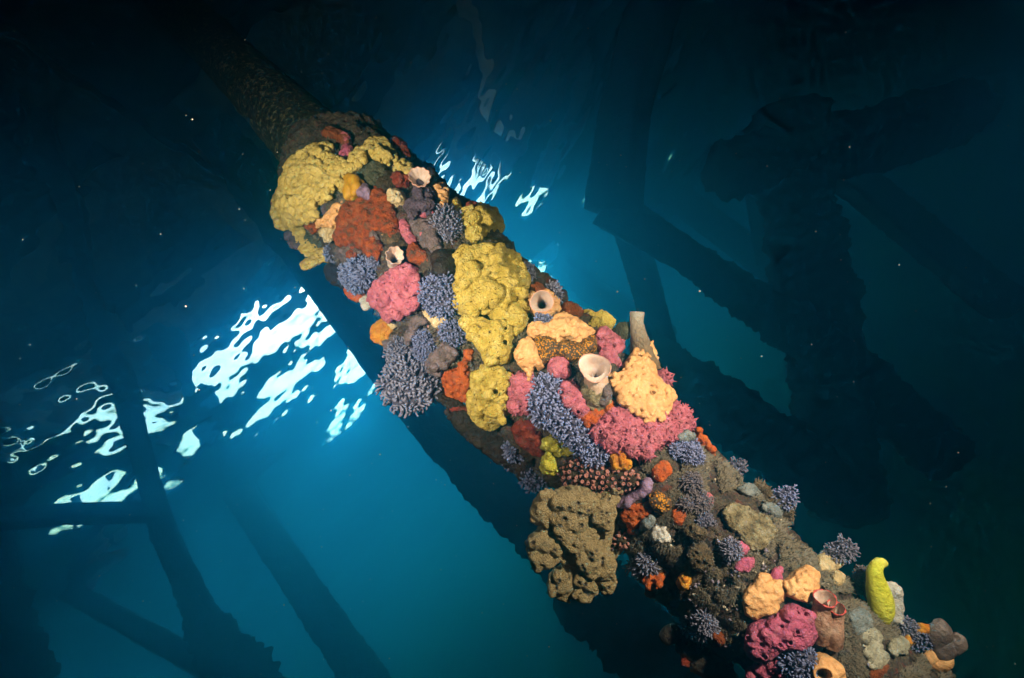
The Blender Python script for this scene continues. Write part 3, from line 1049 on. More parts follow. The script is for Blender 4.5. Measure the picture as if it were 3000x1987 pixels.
def zooid_mat():
    m, nt, out = new_mat('zooid_mat')
    N, L = nt.nodes, nt.links
    b = N.new('ShaderNodeBsdfPrincipled'); b.inputs['Roughness'].default_value = 0.6
    b.inputs['Specular IOR Level'].default_value = 0.25
    g = N.new('ShaderNodeNewGeometry'); v = N.new('ShaderNodeTexVoronoi'); v.inputs['Scale'].default_value = 190
    nz = N.new('ShaderNodeTexNoise'); nz.inputs['Scale'].default_value = 60
    L.new(g.outputs['Position'], v.inputs['Vector']); L.new(g.outputs['Position'], nz.inputs['Vector'])
    ad = N.new('ShaderNodeMath'); ad.operation = 'MULTIPLY_ADD'; ad.inputs[1].default_value = 0.7
    L.new(nz.outputs[0], ad.inputs[0]); L.new(v.outputs['Distance'], ad.inputs[2])
    r = N.new('ShaderNodeValToRGB'); L.new(ad.outputs[0], r.inputs[0])
    e = r.color_ramp.elements
    e[0].position = 0.66; e[0].color = (0.50, 0.22, 0.012, 1)
    e[1].position = 0.86; e[1].color = (0.07, 0.045, 0.03, 1)
    L.new(r.outputs[0], b.inputs['Base Color'])
    bp = N.new('ShaderNodeBump'); bp.invert = True; bp.inputs['Strength'].default_value = 0.6; bp.inputs['Distance'].default_value = 0.004
    L.new(v.outputs['Distance'], bp.inputs['Height']); L.new(bp.outputs[0], b.inputs['Normal'])
    L.new(b.outputs[0], out.inputs[0])
    return m
ZM = zooid_mat()

def S(name, label, poly, mat, seed, group=GS, cat='sponge', **kw):
    if cat == 'crust' and kw.get('height', 20) <= 36:
        cx, cy_ = np.mean(np.array(poly, float), axis=0)
        low = -((cx - 1500) + (cy_ - 993)) * 0.7071 < -480          # the silty lower half: thin sheets
        kw['height'] = kw.get('height', 20) * 0.25 + 3 if low else kw.get('height', 20) * 0.62 + 3
        if low:
            kw['fill'], kw['lumps'], kw['flat'] = 8, 5, 0.8
        kw['fill'] = min(kw.get('fill', 18), 11)
        kw['lumps'] = min(kw.get('lumps', 12), 7)
        kw['edge'] = 8.0 if low else 6.0
        kw['rough'] = max(kw.get('rough', 1.2), 1.8)
    o, spots, vf = sponge(name, label, cat, poly, mat, group, seed=seed, **kw)
    for s, n, r in spots:                      # raised lips of the larger vents
        if r < 0.0042 or r > 0.016: continue
        x, y, d = frame_of(n)
        rg = np.random.default_rng(int(abs(s[0]) * 1e5) % 9999)
        K, T = 18, 7
        a = np.linspace(0, 2 * math.pi, K, endpoint=False); b = np.linspace(0, 2 * math.pi, T, endpoint=False)
        R0 = r * 1.12 * (1 + 0.10 * np.sin(2 * a + rg.uniform(0, 6)) + 0.06 * np.sin(3 * a + rg.uniform(0, 6)))
        q = r * 0.24 * (1 + 0.25 * np.sin(2 * a + rg.uniform(0, 6)))
        ring = np.cos(a)[:, None] * x + np.sin(a)[:, None] * y
        V = s + ring[:, None, :] * (R0[:, None] + q[:, None] * np.cos(b)[None])[:, :, None] + d * (q[:, None] * np.sin(b)[None] * 1.2)[:, :, None]
        ff = [(i * T + j, ((i + 1) % K) * T + j, ((i + 1) % K) * T + (j + 1) % T, i * T + (j + 1) % T) for i in range(K) for j in range(T)]
        link('osculum', make_mesh('osculum', V.reshape(-1, 3) - ORIG[o.name], ff, mat), o)
    return o, spots, vf

# ---------------- top of the growth
S('yellow_sponge', 'large yellow folded sponge at the upper left shoulder of the growth',
  [(853,466),(898,437),(923,427),(965,418),(977,430),(968,445),(990,462),(1012,455),(1020,480),(1047,480),(1050,498),(1020,505),(1011,517),(1012,552),(990,557),(974,561),(971,580),(952,590),(929,600),(936,609),(923,635),(920,651),(891,654),(866,657),(843,667),(812,672),(805,647),(796,622),(808,571),(828,542),(828,520),(840,491)],
  Y_, 101, lumps=10, height=44, fill=24, worm=26, blend=3.5, fold=7, fold_scale=19, vary=2.2, edge=5, voxel=0.0034, rough=1.6, holes=[(905,538,5),(937,580,4),(890,580,4),(935,548,3)])
S('yellow_sponge', 'thin yellow strand running down beside the green patch',
  [(843,665),(868,663),(880,695),(892,720),(920,733),(920,750),(895,752),(872,725),(858,700)], Y_, 102, lumps=9, height=24, fill=12, worm=12, blend=4)
S('yellow_sponge', 'small yellow knobbed strand dangling below the green patch',
  [(918,742),(955,736),(968,772),(940,768),(908,786),(884,788),(880,772),(903,760)], Y_, 103, lumps=8, height=20, fill=11, worm=8, blend=4)
S('cream_strand', 'short cream strand looping over the green patch',
  [(925,684),(950,668),(975,668),(984,690),(966,712),(945,708),(955,690),(935,694)], PC, 104, lumps=7, height=20, fill=9, worm=8, blend=4)
S('yellow_sponge', 'bumpy yellow sponge along the top rim of the growth',
  [(1020,478),(1025,455),(1050,430),(1075,412),(1090,402),(1130,402),(1140,417),(1152,435),(1166,450),(1178,466),(1168,480),(1150,470),(1140,468),(1132,482),(1115,480),(1100,465),(1080,462),(1060,485),(1045,500),(1020,494)],
  Y_, 105, lumps=9, fold=2.5, vary=1.6, height=44, fill=18, worm=12, blend=4, rough=1.5, holes=[(1118,463,3)])
S('yellow_sponge', 'round yellow knob beside the dark red cap', ell(1180,488,27,25), Y_, 106, lumps=8, height=36, fill=16, blend=5)
S('red_sponge', 'dark red cap sponge on the topmost corner of the growth',
  [(1133,403),(1165,405),(1190,415),(1197,435),(1205,458),(1190,466),(1178,462),(1155,437),(1145,420)], RD, 107, lumps=12, height=34, fill=18, blend=9)
S('green_crust', 'grey green smooth crust under the yellow rim', [(1050,505),(1060,475),(1085,465),(1100,470),(1132,490),(1128,522),(1092,548),(1060,534)], GN, 108, GK, 'crust', lumps=14, height=28, fill=20, blend=10, rough=1.6)
S('brown_lump', 'dark brown lump between the green crust and the red knob', [(1095,534),(1130,500),(1160,512),(1170,538),(1148,556),(1105,562)], BR, 109, GK, 'crust', lumps=12, height=26, fill=18, blend=8)
S('red_sponge', 'small dark red knob below the round yellow knob', ell(1172,523,27,18), RD, 110, lumps=9, height=36, fill=15, blend=6)
S('mustard_sponge', 'smooth mustard yellow lobe standing beside the orange sponge',
  [(1007,518),(1022,502),(1040,507),(1056,525),(1074,545),(1060,560),(1052,572),(1036,576),(1034,590),(1012,592),(1007,572),(1004,548)], MU, 111, lumps=16, height=42, fill=20, blend=9, rough=0.3)
S('purple_crust', 'purple patch lying on the mustard lobe', [(1046,548),(1060,535),(1086,548),(1082,592),(1066,578),(1044,574)], LI, 112, GK, 'crust', lumps=9, height=42, fill=14, blend=7, rough=0.8)
S('orange_sponge', 'big rust orange sponge sheet in the upper growth',
  [(1085,550),(1105,540),(1125,560),(1135,575),(1155,590),(1163,615),(1160,632),(1170,650),(1170,680),(1150,705),(1120,690),(1115,672),(1092,682),(1112,702),(1120,730),(1110,762),(1085,760),(1060,732),(1010,727),(980,715),(975,690),(990,670),(990,640),(1005,595),(1040,582),(1065,582),(1082,592)],
  OR_, 113, fold=2.5, fold_scale=15, edge=5, lumps=11, height=26, fill=22, worm=8, blend=7, rough=1.8, holes=[(1125,634,4),(1132,640,3),(1127,590,3),(1118,640,3)])
S('orange_sponge', 'pair of orange knobs above the pale blue coral', [(1012,742),(1030,732),(1048,740),(1045,756),(1022,758)], OR_, 114, lumps=8, height=30, fill=10)
S('grey_crust', 'grey purple smear between the lobes of the big orange sponge', [(1055,660),(1080,650),(1095,672),(1112,700),(1098,712),(1075,690)], GPU, 115, GK, 'crust', lumps=8, height=34, fill=12)
S('purple_crust', 'lilac crust between the orange knobs and the pale blue coral', [(990,725),(1012,722),(1060,735),(1062,752),(1040,760),(1010,765),(988,755)], GPU, 116, GK, 'crust', lumps=8, height=22, fill=12)
S('peach_crust', 'crumbly peach crust left of the big orange sponge', [(925,642),(950,630),(968,612),(985,596),(1002,590),(1000,618),(985,640),(984,668),(960,668),(930,664)], PE, 117, GA, 'sea squirt', lumps=6, height=22, fill=10, blend=3, worm=4, rough=1.4)
S('purple_crust', 'dull purple hollow between yellow and peach growths', [(930,612),(955,594),(985,590),(972,615),(948,632),(928,636)], PU, 118, GK, 'crust', lumps=8, height=16, fill=12)
S('red_crust', 'small dark red patch on the left rim of the big yellow sponge', [(797,600),(812,580),(838,580),(838,592),(818,600),(806,612)], RD, 119, GK, 'crust', lumps=7, height=40, fill=10)
S('red_crust', 'round brick red patch on the left flank of the big yellow sponge', ell(830,634,16,17), RD, 120, GK, 'crust', lumps=7, height=44, fill=11)
S('orange_crust', 'orange red scrap beneath the big yellow sponge', [(885,655),(905,652),(935,658),(930,678),(912,682),(905,668),(888,670)], OR_, 121, GK, 'crust', lumps=6, height=26, fill=9)
S('green_crust', 'flat grey green patch framed by yellow strands', [(882,700),(900,682),(930,690),(950,690),(948,708),(962,714),(955,728),(920,735),(895,722)], GN, 122, GK, 'crust', lumps=10, height=12, fill=14, rough=1.2)
S('red_crust', 'dull red and grey tuft under the left rim of the growth', [(832,680),(852,685),(862,705),(880,725),(870,735),(850,720),(838,700)], PU, 123, GK, 'crust', lumps=8, height=16, fill=11)
S('barnacle', 'pale ribbed barnacle beside the purple branching sponge', ell(1160,574,26,23,n=10), PC, 124, GK, 'barnacle', lumps=9, height=40, fill=14, holes=[(1163,568,6)], rough=1.6)
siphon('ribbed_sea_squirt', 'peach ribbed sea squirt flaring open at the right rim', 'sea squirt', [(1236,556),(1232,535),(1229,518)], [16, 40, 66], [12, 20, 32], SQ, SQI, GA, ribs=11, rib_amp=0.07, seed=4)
S('peach_ascidian', 'knobbly peach cluster beside the ribbed sea squirt on the rim', [(1256,512),(1272,515),(1288,528),(1306,536),(1317,562),(1311,600),(1300,628),(1287,598),(1276,562),(1262,545)], PE, 125, GA, 'sea squirt', lumps=7, height=34, fill=14, blend=3, rough=1.0)
S('purple_sponge', 'dark purple branching sponge with blunt fingers', ell(1232,582,46,44,n=16,wob=0.3), PU, 126, lumps=10, height=44, fill=15, worm=24, blend=4, spacing=20)
S('pink_crust', 'thin pink crust winding below the purple branching sponge', [(1170,645),(1180,634),(1197,668),(1218,710),(1206,716),(1186,692),(1172,682)], PK, 127, GK, 'crust', lumps=6, height=22, fill=9, holes=[(1183,668,3),(1196,692,3)])
S('pink_crust', 'pink scrap peeping out under the purple fingers', [(1222,612),(1258,600),(1278,618),(1262,632),(1235,640),(1222,630)], PK, 128, GK, 'crust', lumps=7, height=20, fill=11)
S('pink_crust', 'small pink bead in the grey tangle', ell(1242,684,14,18,rot=-30), PK, 129, GK, 'crust', lumps=7, height=26, fill=9)
S('grey_tangle', 'grey silty tangle of twisted branches', [(1200,628),(1238,640),(1262,628),(1288,640),(1282,690),(1300,725),(1300,745),(1262,740),(1238,722),(1222,690),(1205,665)], GPU, 130, GS, lumps=10, height=26, fill=14, worm=24, blend=4, spacing=22)
soft_coral('blue grey soft coral tuft left of the yellow corner sponge', ell(1312,655,44,42), CB, CG, 26, 12, 4, 8, 131, GC)
S('ochre_sponge', 'small ochre knob between peach cluster and yellow corner sponge', ell(1334,598,17,19), YB, 132, lumps=7, height=26, fill=10)
S('yellow_sponge', 'yellow cushion sponge on the right corner below the light patch',
  [(1352,622),(1365,602),(1400,595),(1422,598),(1450,612),(1472,635),(1479,660),(1484,690),(1465,694),(1450,676),(1430,676),(1420,692),(1395,702),(1380,710),(1362,692),(1375,665),(1355,650)], YB, 133, fold=3.5, fold_scale=20, vary=1.6, lumps=13, height=38, fill=22, worm=8, blend=6, rough=1.8, holes=[(1398,612,2.5),(1425,613,2.5)])
S('red_crust', 'tiny red cap on top of the yellow cushion sponge', ell(1385,597,16,9), RD, 134, GK, 'crust', lumps=6, height=40, fill=8)
S('brown_lump', 'dark brown ledge under the yellow cushion sponge', [(1380,712),(1420,694),(1450,680),(1466,698),(1486,694),(1500,735),(1470,738),(1430,712),(1395,716)], BR, 135, GK, 'crust', lumps=12, height=14, fill=16)
S('grey_dome', 'silty grey dome below the big orange sponge', ell(1147,692,26,22), TF, 136, GK, 'crust', lumps=8, height=34, fill=15, blend=8, rough=1.6)
S('brown_lump', 'dark brown lump above the white ribbed sea squirt', [(1125,715),(1150,704),(1185,705),(1200,722),(1196,742),(1170,742),(1135,728)], BR, 137, GK, 'crust', lumps=12, height=20, fill=15)
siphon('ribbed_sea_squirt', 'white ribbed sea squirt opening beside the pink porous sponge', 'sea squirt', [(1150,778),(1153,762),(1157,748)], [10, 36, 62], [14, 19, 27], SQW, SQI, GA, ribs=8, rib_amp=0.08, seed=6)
S('orange_sponge', 'orange lump right of the white ribbed sea squirt', [(1188,756),(1196,720),(1216,708),(1236,735),(1260,750),(1252,768),(1215,770)], OR_, 138, lumps=11, height=32, fill=16, blend=6)
S('mussel', 'glossy dark brown mussel above the dark blue coral', [(1262,765),(1274,742),(1300,733),(1322,741),(1327,780),(1326,806),(1300,812),(1268,812)], BK, 139, GK, 'mussel', lumps=20, height=44, fill=26, blend=14, rough=0.4)
S('brown_lump', 'black brown hollow left of the glossy mussel', [(1235,770),(1262,768),(1266,812),(1240,812)], BK, 140, GK, 'crust', lumps=10, height=14, fill=14)

# ---------------- left flank and the pink porous sponge
soft_coral('pale blue soft coral cushion left of the pink porous sponge', [(1000,795),(1020,775),(1045,758),(1080,772),(1088,800),(1080,832),(1050,851),(1020,847),(1003,822)], CB, CP, 30, 12, 4, 7.2, 141, GC)
soft_coral('small blue coral tuft touching the big orange sponge', [(1078,775),(1085,755),(1102,748),(1110,770),(1100,788),(1084,788)], CB, CP, 24, 11, 4, 7.2, 142, GC)
soft_coral('small blue coral tuft beside the dangling yellow strand', [(958,735),(975,715),(995,730),(990,765),(975,780),(960,768)], CB, CP, 22, 11, 4, 7.2, 143, GC)
S('mussel', 'black mussel jutting out on the left below the yellow strands', [(950,792),(965,772),(985,775),(992,800),(1012,830),(1012,850),(985,842),(960,822)], BK, 144, GK, 'mussel', lumps=14, height=16, fill=18, blend=12, rough=0.4)
S('orange_crust', 'orange edge trimming the pale blue coral cushion', [(985,792),(1000,785),(1010,830),(1028,852),(1062,855),(1068,870),(1045,884),(1025,872),(1008,848)], OB_, 145, GK, 'crust', lumps=8, height=16, fill=12)
S('white_shell', 'small white shell at the left edge of the pink porous sponge', [(1056,878),(1068,866),(1080,890),(1078,908),(1062,906)], WH, 146, GK, 'shell', lumps=8, height=16, fill=10, rough=0.4)
S('pink_sponge', 'rounded pink porous sponge in the upper left growth',
  [(1072,867),(1090,832),(1120,806),(1130,786),(1180,769),(1210,774),(1226,800),(1236,835),(1233,870),(1226,902),(1200,922),(1175,932),(1160,947),(1130,942),(1115,917),(1085,897)],
  PK, 147, hole_depth=3.0, fold=2.5, fold_scale=26, edge=4, lumps=12, height=40, fill=28, worm=8, blend=6, rough=1.8,
  holes=[(1127,832,5),(1120,853,4.5),(1131,855,6),(1143,830,4),(1162,851,4),(1192,851,5),(1213,866,4),(1107,868,4),(1160,882,4),(1206,884,4),(1150,917,3.5),(1167,918,5),(1105,880,5),(1182,783,5),(1146,858,4),(1168,864,4)])
soft_coral('round dark blue soft coral against the golden sponge', ell(1286,862,50,56), CB, CD, 40, 15, 4.6, 8.2, 148, GC)
S('cream_growth', 'cream crust tucked below the round dark blue coral', [(1238,917),(1255,908),(1274,935),(1290,915),(1306,925),(1302,947),(1276,957),(1262,940)], PC, 149, GK, 'crust', lumps=7, height=22, fill=10)
S('grey_sponge', 'bent grey fuzzy arm below the pink porous sponge', [(1190,1030),(1188,985),(1200,945),(1228,920),(1245,930),(1250,950),(1225,958),(1212,985),(1210,1030),(1200,1040)], GPU, 150, lumps=12, height=38, fill=13, worm=12, blend=7, rough=2.0, rough_scale=4)
S('orange_sponge', 'amber orange ball on the left edge over open water', [(1087,962),(1100,945),(1126,953),(1136,975),(1132,1004),(1110,1013),(1090,992)], OY, 151, lumps=11, height=34, fill=18, blend=7, rough=1.6, rough_scale=5)
S('silty_lump', 'silty brown crumbs between the amber ball and the grey arm', [(1128,955),(1160,948),(1190,965),(1188,1000),(1165,1010),(1140,1000),(1136,975)], TF, 152, GK, 'crust', lumps=8, height=14, fill=14, rough=2.4, rough_scale=5)
S('white_shell', 'tiny cream shell under the pink porous sponge', ell(1144,953,10,13,rot=-30), PC, 153, GK, 'shell', lumps=6, height=24, fill=8)
S('purple_sponge', 'pale lilac knob beside the amber orange ball', ell(1140,1012,18,20), GPU, 154, lumps=9, height=26, fill=12)
soft_coral('blue coral tuft beside the yellow sponge with two vents', ell(1330,975,33,28), CB, CD, 26, 13, 4.2, 7.8, 155, GC)
soft_coral('deep blue coral tuft between grey arm and grey lobes', ell(1240,1012,31,44), CB, CD, 26, 13, 4.2, 7.6, 156, GC)
soft_coral('blue grey coral tuft on top of the big coral ball', ell(1166,1035,30,38), CB, CG, 26, 13, 4.4, 8, 157, GC)
soft_coral('big blue grey coral ball hanging over the open water', ell(1194,1130,66,66,wob=0.04), CB, CG, 46, 18, 5.0, 9, 158, GC, limit=520)
S('grey_lobes', 'grey purple lobed sponge above the branching orange one', [(1258,1042),(1300,1005),(1315,1010),(1342,1030),(1327,1052),(1302,1072),(1292,1107),(1262,1098),(1245,1077)], GPU, 159, lumps=12, height=34, fill=15, worm=14, blend=6, rough=1.8, rough_scale=4, holes=[(1303,1015,3),(1325,1038,3)])
S('branching_sponge', 'flat orange branching sponge on the black crust', [(1360,1027),(1378,1020),(1387,1035),(1372,1060),(1372,1090),(1380,1115),(1372,1150),(1378,1192),(1355,1182),(1335,1172),(1300,1157),(1288,1127),(1300,1095),(1320,1085),(1338,1088),(1340,1065),(1358,1055)], OB_, 160, lumps=8, height=26, fill=13, worm=8, blend=4, rough=1.4, rough_scale=4)
S('red_crust', 'dark red edge below the branching orange sponge', [(1300,1186),(1340,1194),(1372,1216),(1395,1240),(1370,1238),(1330,1214)], RD, 161, GK, 'crust', lumps=8, height=14, fill=12)
S('black_crust', 'black crust around the branching orange sponge', [(1262,1110),(1290,1105),(1300,1160),(1340,1180),(1370,1200),(1330,1200),(1290,1178),(1265,1150)], BK, 162, GK, 'crust', lumps=10, height=8, fill=14)

# ---------------- the golden sponges down the middle
S('golden_sponge', 'big golden yellow sponge down the middle of the growth',
  [(1325,730),(1394,716),(1458,714),(1515,740),(1541,786),(1554,837),(1542,870),(1505,892),(1462,902),(1432,917),(1400,922),(1350,915),(1325,912),(1330,870),(1342,800)],
  YB, 163, lumps=17, height=50, fill=32, worm=26, blend=5, fold=6, fold_scale=30, vary=2.4, spacing=34, edge=6, voxel=0.0036, rough=2.2, rough_scale=7, holes=[(1390,752,2.5),(1402,754,2.5),(1384,775,3)])
S('golden_sponge', 'lower golden yellow sponge pierced by large round vents',
  [(1325,928),(1345,915),(1400,925),(1430,942),(1480,938),(1500,965),(1492,1000),(1497,1030),(1482,1057),(1455,1072),(1420,1057),(1405,1022),(1385,1002),(1370,972),(1345,952)],
  YB, 164, fold=3, fold_scale=22, vary=1.6, lumps=15, height=58, fill=26, worm=12, blend=7, rough=2.0, rough_scale=6, holes=[(1481,960,8),(1435,973,5),(1480,1004,8.5),(1409,962,4),(1455,1050,4)])
S('golden_sponge', 'olive shaded golden shelf beside the peach siphon ring', [(1432,918),(1465,902),(1510,892),(1546,872),(1548,915),(1540,950),(1510,985),(1492,960),(1478,938),(1440,940)], YB, 165, fold=4, fold_scale=22, lumps=14, height=36, fill=22, blend=8, rough=2.0)
S('golden_sponge', 'curled golden sponge at the foot of the yellow column',
  [(1382,1092),(1418,1066),(1460,1070),(1490,1090),(1497,1120),(1488,1150),(1489,1200),(1472,1232),(1456,1256),(1426,1260),(1394,1242),(1374,1212),(1365,1172),(1378,1130)], YB, 166, fold=4, fold_scale=20, vary=1.8, lumps=13, height=52, fill=26, worm=14, blend=6, rough=2.4, rough_scale=4, holes=[(1412,1120,5),(1450,1150,12),(1468,1068,4)])
soft_coral('blue coral fringe on the skyline beside the big golden sponge', ell(1542,795,16,32,rot=-20), CB, CG, 18, 12, 4, 7, 167, GC)
S('rust_sponge', 'rust orange knob above the peach siphon ring', [(1550,842),(1570,826),(1590,834),(1600,853),(1572,860)], RB, 168, lumps=9, height=26, fill=12)
soft_coral('blue coral fringe on the skyline above the peach siphon ring', ell(1622,862,18,30,rot=-30), CB, CG, 18, 12, 4, 7, 169, GC)
S('rust_sponge', 'velvety rust sponge on the skyline right of the peach siphon ring', [(1641,902),(1660,881),(1690,889),(1717,906),(1704,924),(1680,928),(1650,918)], RB, 170, lumps=14, height=24, fill=18, blend=8, rough=1.6, rough_scale=4)
S('yellow_sponge', 'two lobed yellow sponge on the skyline behind the pink patch', [(1685,927),(1720,904),(1745,920),(1770,909),(1797,930),(1799,957),(1786,970),(1760,957),(1730,957),(1705,947)], YB, 171, fold=2, lumps=17, height=30, fill=22, blend=7, rough=1.8, rough_scale=5)

# ---------------- peach siphons and the orange zooid mat
S('peach_ascidian', 'crumpled peach collar around the upper open siphon', [(1543,880),(1556,852),(1590,846),(1622,852),(1638,880),(1643,912),(1616,928),(1580,932),(1553,917)], PE, 172, GA, 'sea squirt', holes=[(1587,884,30)], hole_depth=1.0, vary=1.6, edge=5, lumps=7, height=26, fill=16, blend=4, rough=1.0)
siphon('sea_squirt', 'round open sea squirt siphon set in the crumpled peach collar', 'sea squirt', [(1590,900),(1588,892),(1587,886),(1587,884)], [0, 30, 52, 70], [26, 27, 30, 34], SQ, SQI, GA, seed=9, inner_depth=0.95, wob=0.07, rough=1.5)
soft_coral('tiny lilac coral tuft below the crumpled peach collar', ell(1592,932,22,13), CB, CL, 34, 9, 3.6, 6.5, 173, GC)
S('peach_ascidian', 'ragged peach band above the orange zooid mat', [(1625,922),(1660,914),(1700,938),(1742,965),(1737,987),(1716,987),(1702,1000),(1687,1008),(1665,987),(1650,997),(1637,1010),(1620,997),(1605,987),(1560,990),(1543,968),(1550,945),(1580,942),(1600,952)], PE, 174, GA, 'sea squirt', lumps=8, height=38, fill=14, worm=8, blend=3.5, vary=1.6, fold=1.5, edge=5, rough=1.0)
S('zooid_mat', 'orange speckled zooid mat between peach band and pink patches', [(1560,992),(1585,982),(1620,992),(1655,1002),(1690,1006),(1720,986),(1747,968),(1755,1006),(1738,1033),(1700,1048),(1672,1064),(1650,1045),(1610,1050),(1582,1068),(1568,1035)], ZM, 175, GA, 'sea squirt', lumps=18, height=40, fill=24, blend=10, rough=0.5)
S('peach_ascidian', 'knobbly peach cluster hanging with dripping tips over the pink sponge', [(1503,1032),(1525,994),(1550,984),(1574,1010),(1580,1050),(1592,1070),(1577,1084),(1565,1072),(1557,1092),(1556,1118),(1544,1118),(1541,1090),(1523,1072),(1510,1052)], PE, 176, GA, 'sea squirt', lumps=6.5, height=52, fill=16, blend=2.4, rough=0.8, spacing=10, vary=1.8)
S('pink_sponge', 'pink pitted sponge between the zooid mat and the tall tube', [(1740,962),(1770,954),(1800,975),(1832,990),(1834,1016),(1820,1037),(1802,1034),(1820,1060),(1815,1085),(1790,1080),(1775,1052),(1758,1042),(1748,1010)], PK, 177, lumps=12, height=36, fill=20, blend=6, rough=2.0, rough_scale=5, holes=[(1768,990,5),(1790,992,4),(1772,1012,4),(1800,1015,4)])
S('pink_sponge', 'small shaded pink hump below the zooid mat', [(1605,1062),(1625,1040),(1660,1045),(1674,1080),(1662,1110),(1625,1108),(1605,1092)], PK, 178, lumps=12, height=36, fill=20, blend=7)
o, sp, vf = S('pink_sponge', 'thorny dark pink sponge left of the lilac coral', [(1480,1172),(1488,1112),(1515,1088),(1535,1092),(1560,1098),(1575,1120),(1562,1150),(1562,1212),(1530,1220),(1500,1214),(1480,1192)], PK, 179, lumps=12, height=40, fill=24, blend=6, rough=2.2, rough_scale=6, holes=[(1525,1195,7),(1510,1140,4),(1540,1175,4)])
spiny(o, vf, PK, 17, 11, 5, 179)
o, sp, vf = S('pink_sponge', 'pink sponge with two round vents beside the open siphon', [(1635,1152),(1645,1118),(1675,1113),(1697,1138),(1712,1165),(1722,1195),(1730,1218),(1700,1228),(1670,1208),(1650,1182)], PK, 180, lumps=13, height=44, fill=24, blend=8, rough=1.6, holes=[(1645,1150,8),(1693,1206,7),(1672,1178,3)])
spiny(o, vf, PK, 22, 9, 5, 180)
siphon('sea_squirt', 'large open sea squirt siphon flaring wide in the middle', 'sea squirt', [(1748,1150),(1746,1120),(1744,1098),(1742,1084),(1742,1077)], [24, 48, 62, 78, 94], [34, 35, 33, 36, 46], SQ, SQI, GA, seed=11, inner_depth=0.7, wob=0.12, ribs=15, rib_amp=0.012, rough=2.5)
S('tan_sponge_cushion', 'tan lumpy foot below the large open siphon', [(1706,1120),(1730,1105),(1775,1108),(1792,1150),(1785,1195),(1750,1205),(1718,1195),(1704,1160)], TC, 308, GS, lumps=10, height=50, fill=20, blend=7, rough=2.0)
S('grey_crust', 'flaky grey crust on the flank of the large open siphon', [(1757,1128),(1780,1120),(1794,1150),(1782,1182),(1758,1194),(1752,1180),(1762,1160)], GPU, 181, GK, 'crust', lumps=8, height=62, fill=12, blend=4, rough=2.0, rough_scale=5)
S('orange_crust', 'bright orange crust at the foot of the large open siphon', [(1690,1228),(1735,1202),(1760,1196),(1800,1168),(1808,1192),(1772,1216),(1752,1242),(1715,1248)], OB_, 182, GK, 'crust', lumps=9, height=40, fill=14, worm=8, blend=4)
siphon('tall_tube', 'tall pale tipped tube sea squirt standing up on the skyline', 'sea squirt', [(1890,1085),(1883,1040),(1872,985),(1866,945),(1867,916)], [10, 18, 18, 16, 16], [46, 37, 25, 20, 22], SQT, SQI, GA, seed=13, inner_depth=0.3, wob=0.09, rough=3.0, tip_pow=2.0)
S('grey_disc', 'thin grey sponge disc behind the tall tube', [(1793,972),(1812,951),(1840,944),(1842,990),(1820,996)], GN, 183, lumps=12, height=4, fill=14, rough=0.8)
S('peach_ascidian', 'large bright peach ascidian of packed beads on the right shoulder',
  [(1780,1100),(1800,1084),(1820,1094),(1832,1060),(1860,1020),(1890,1000),(1916,1002),(1926,1030),(1931,1046),(1924,1066),(1927,1100),(1950,1124),(1977,1145),(1980,1166),(1967,1182),(1966,1206),(1946,1238),(1926,1227),(1906,1238),(1890,1243),(1874,1222),(1840,1202),(1814,1182),(1794,1140)],
  PE, 184, GA, 'sea squirt', lumps=7.2, height=58, flat=0.72, fill=22, worm=9, blend=2.2, voxel=0.0026, rough=0.6, spacing=10.5, vary=1.6, holes=[(1915,1150,7)])
o, sp, vf = S('pink_sponge', 'large spiky pink sponge under the bright peach ascidian',
  [(1723,1258),(1750,1235),(1790,1190),(1820,1190),(1870,1215),(1930,1230),(1975,1172),(2005,1178),(2022,1205),(2038,1240),(2032,1262),(2000,1268),(1965,1292),(1925,1312),(1900,1347),(1860,1342),(1820,1327),(1780,1327),(1760,1307),(1735,1292)],
  PK, 185, lumps=12, height=46, fill=28, worm=8, blend=6, rough=2.6, rough_scale=8, holes=[(1760,1265,6),(1790,1300,6),(1830,1290,5),(1870,1310,6),(1900,1280,5),(1945,1280,5),(1990,1240,5),(1850,1250,4),(1800,1240,4)])
spiny(o, vf, PK, 13, 13, 5.0, 185, limit=600)
o, sp, vf = S('pink_sponge', 'small spiky pink sponge behind the bright peach ascidian', [(1918,1112),(1935,1080),(1966,1094),(1968,1112),(1956,1134),(1930,1128)], PK, 186, lumps=10, height=20, fill=16, blend=6)
spiny(o, vf, PK, 11, 14, 4.5, 186)
o = soft_coral('long lilac blue soft coral spray falling down the middle', [(1558,1142),(1590,1104),(1622,1110),(1642,1150),(1657,1190),(1682,1230),(1717,1270),(1728,1300),(1702,1328),(1660,1293),(1620,1253),(1578,1243),(1563,1200)], CB, CL, 44, 19, 5.2, 10, 187, GC, limit=520)
soft_coral('pale lilac coral tuft at the foot of the long lilac spray', ell(1742,1330,33,28), CB, CL, 34, 16, 4.8, 8.5, 188, GC)
S('orange_sponge', 'red orange pair of stacked knobs on the skyline', [(2036,1262),(2044,1248),(2060,1247),(2073,1262),(2070,1276),(2080,1275),(2082,1300),(2098,1312),(2101,1332),(2085,1330),(2066,1310),(2056,1290),(2046,1288)], OB_, 189, lumps=13, height=20, fill=14, blend=3, rough=0.5)
S('blue_dome', 'grey blue dome on top of the turf beside the red orange knobs', ell(2010,1278,26,18), GB, 190, lumps=8, height=32, fill=14)

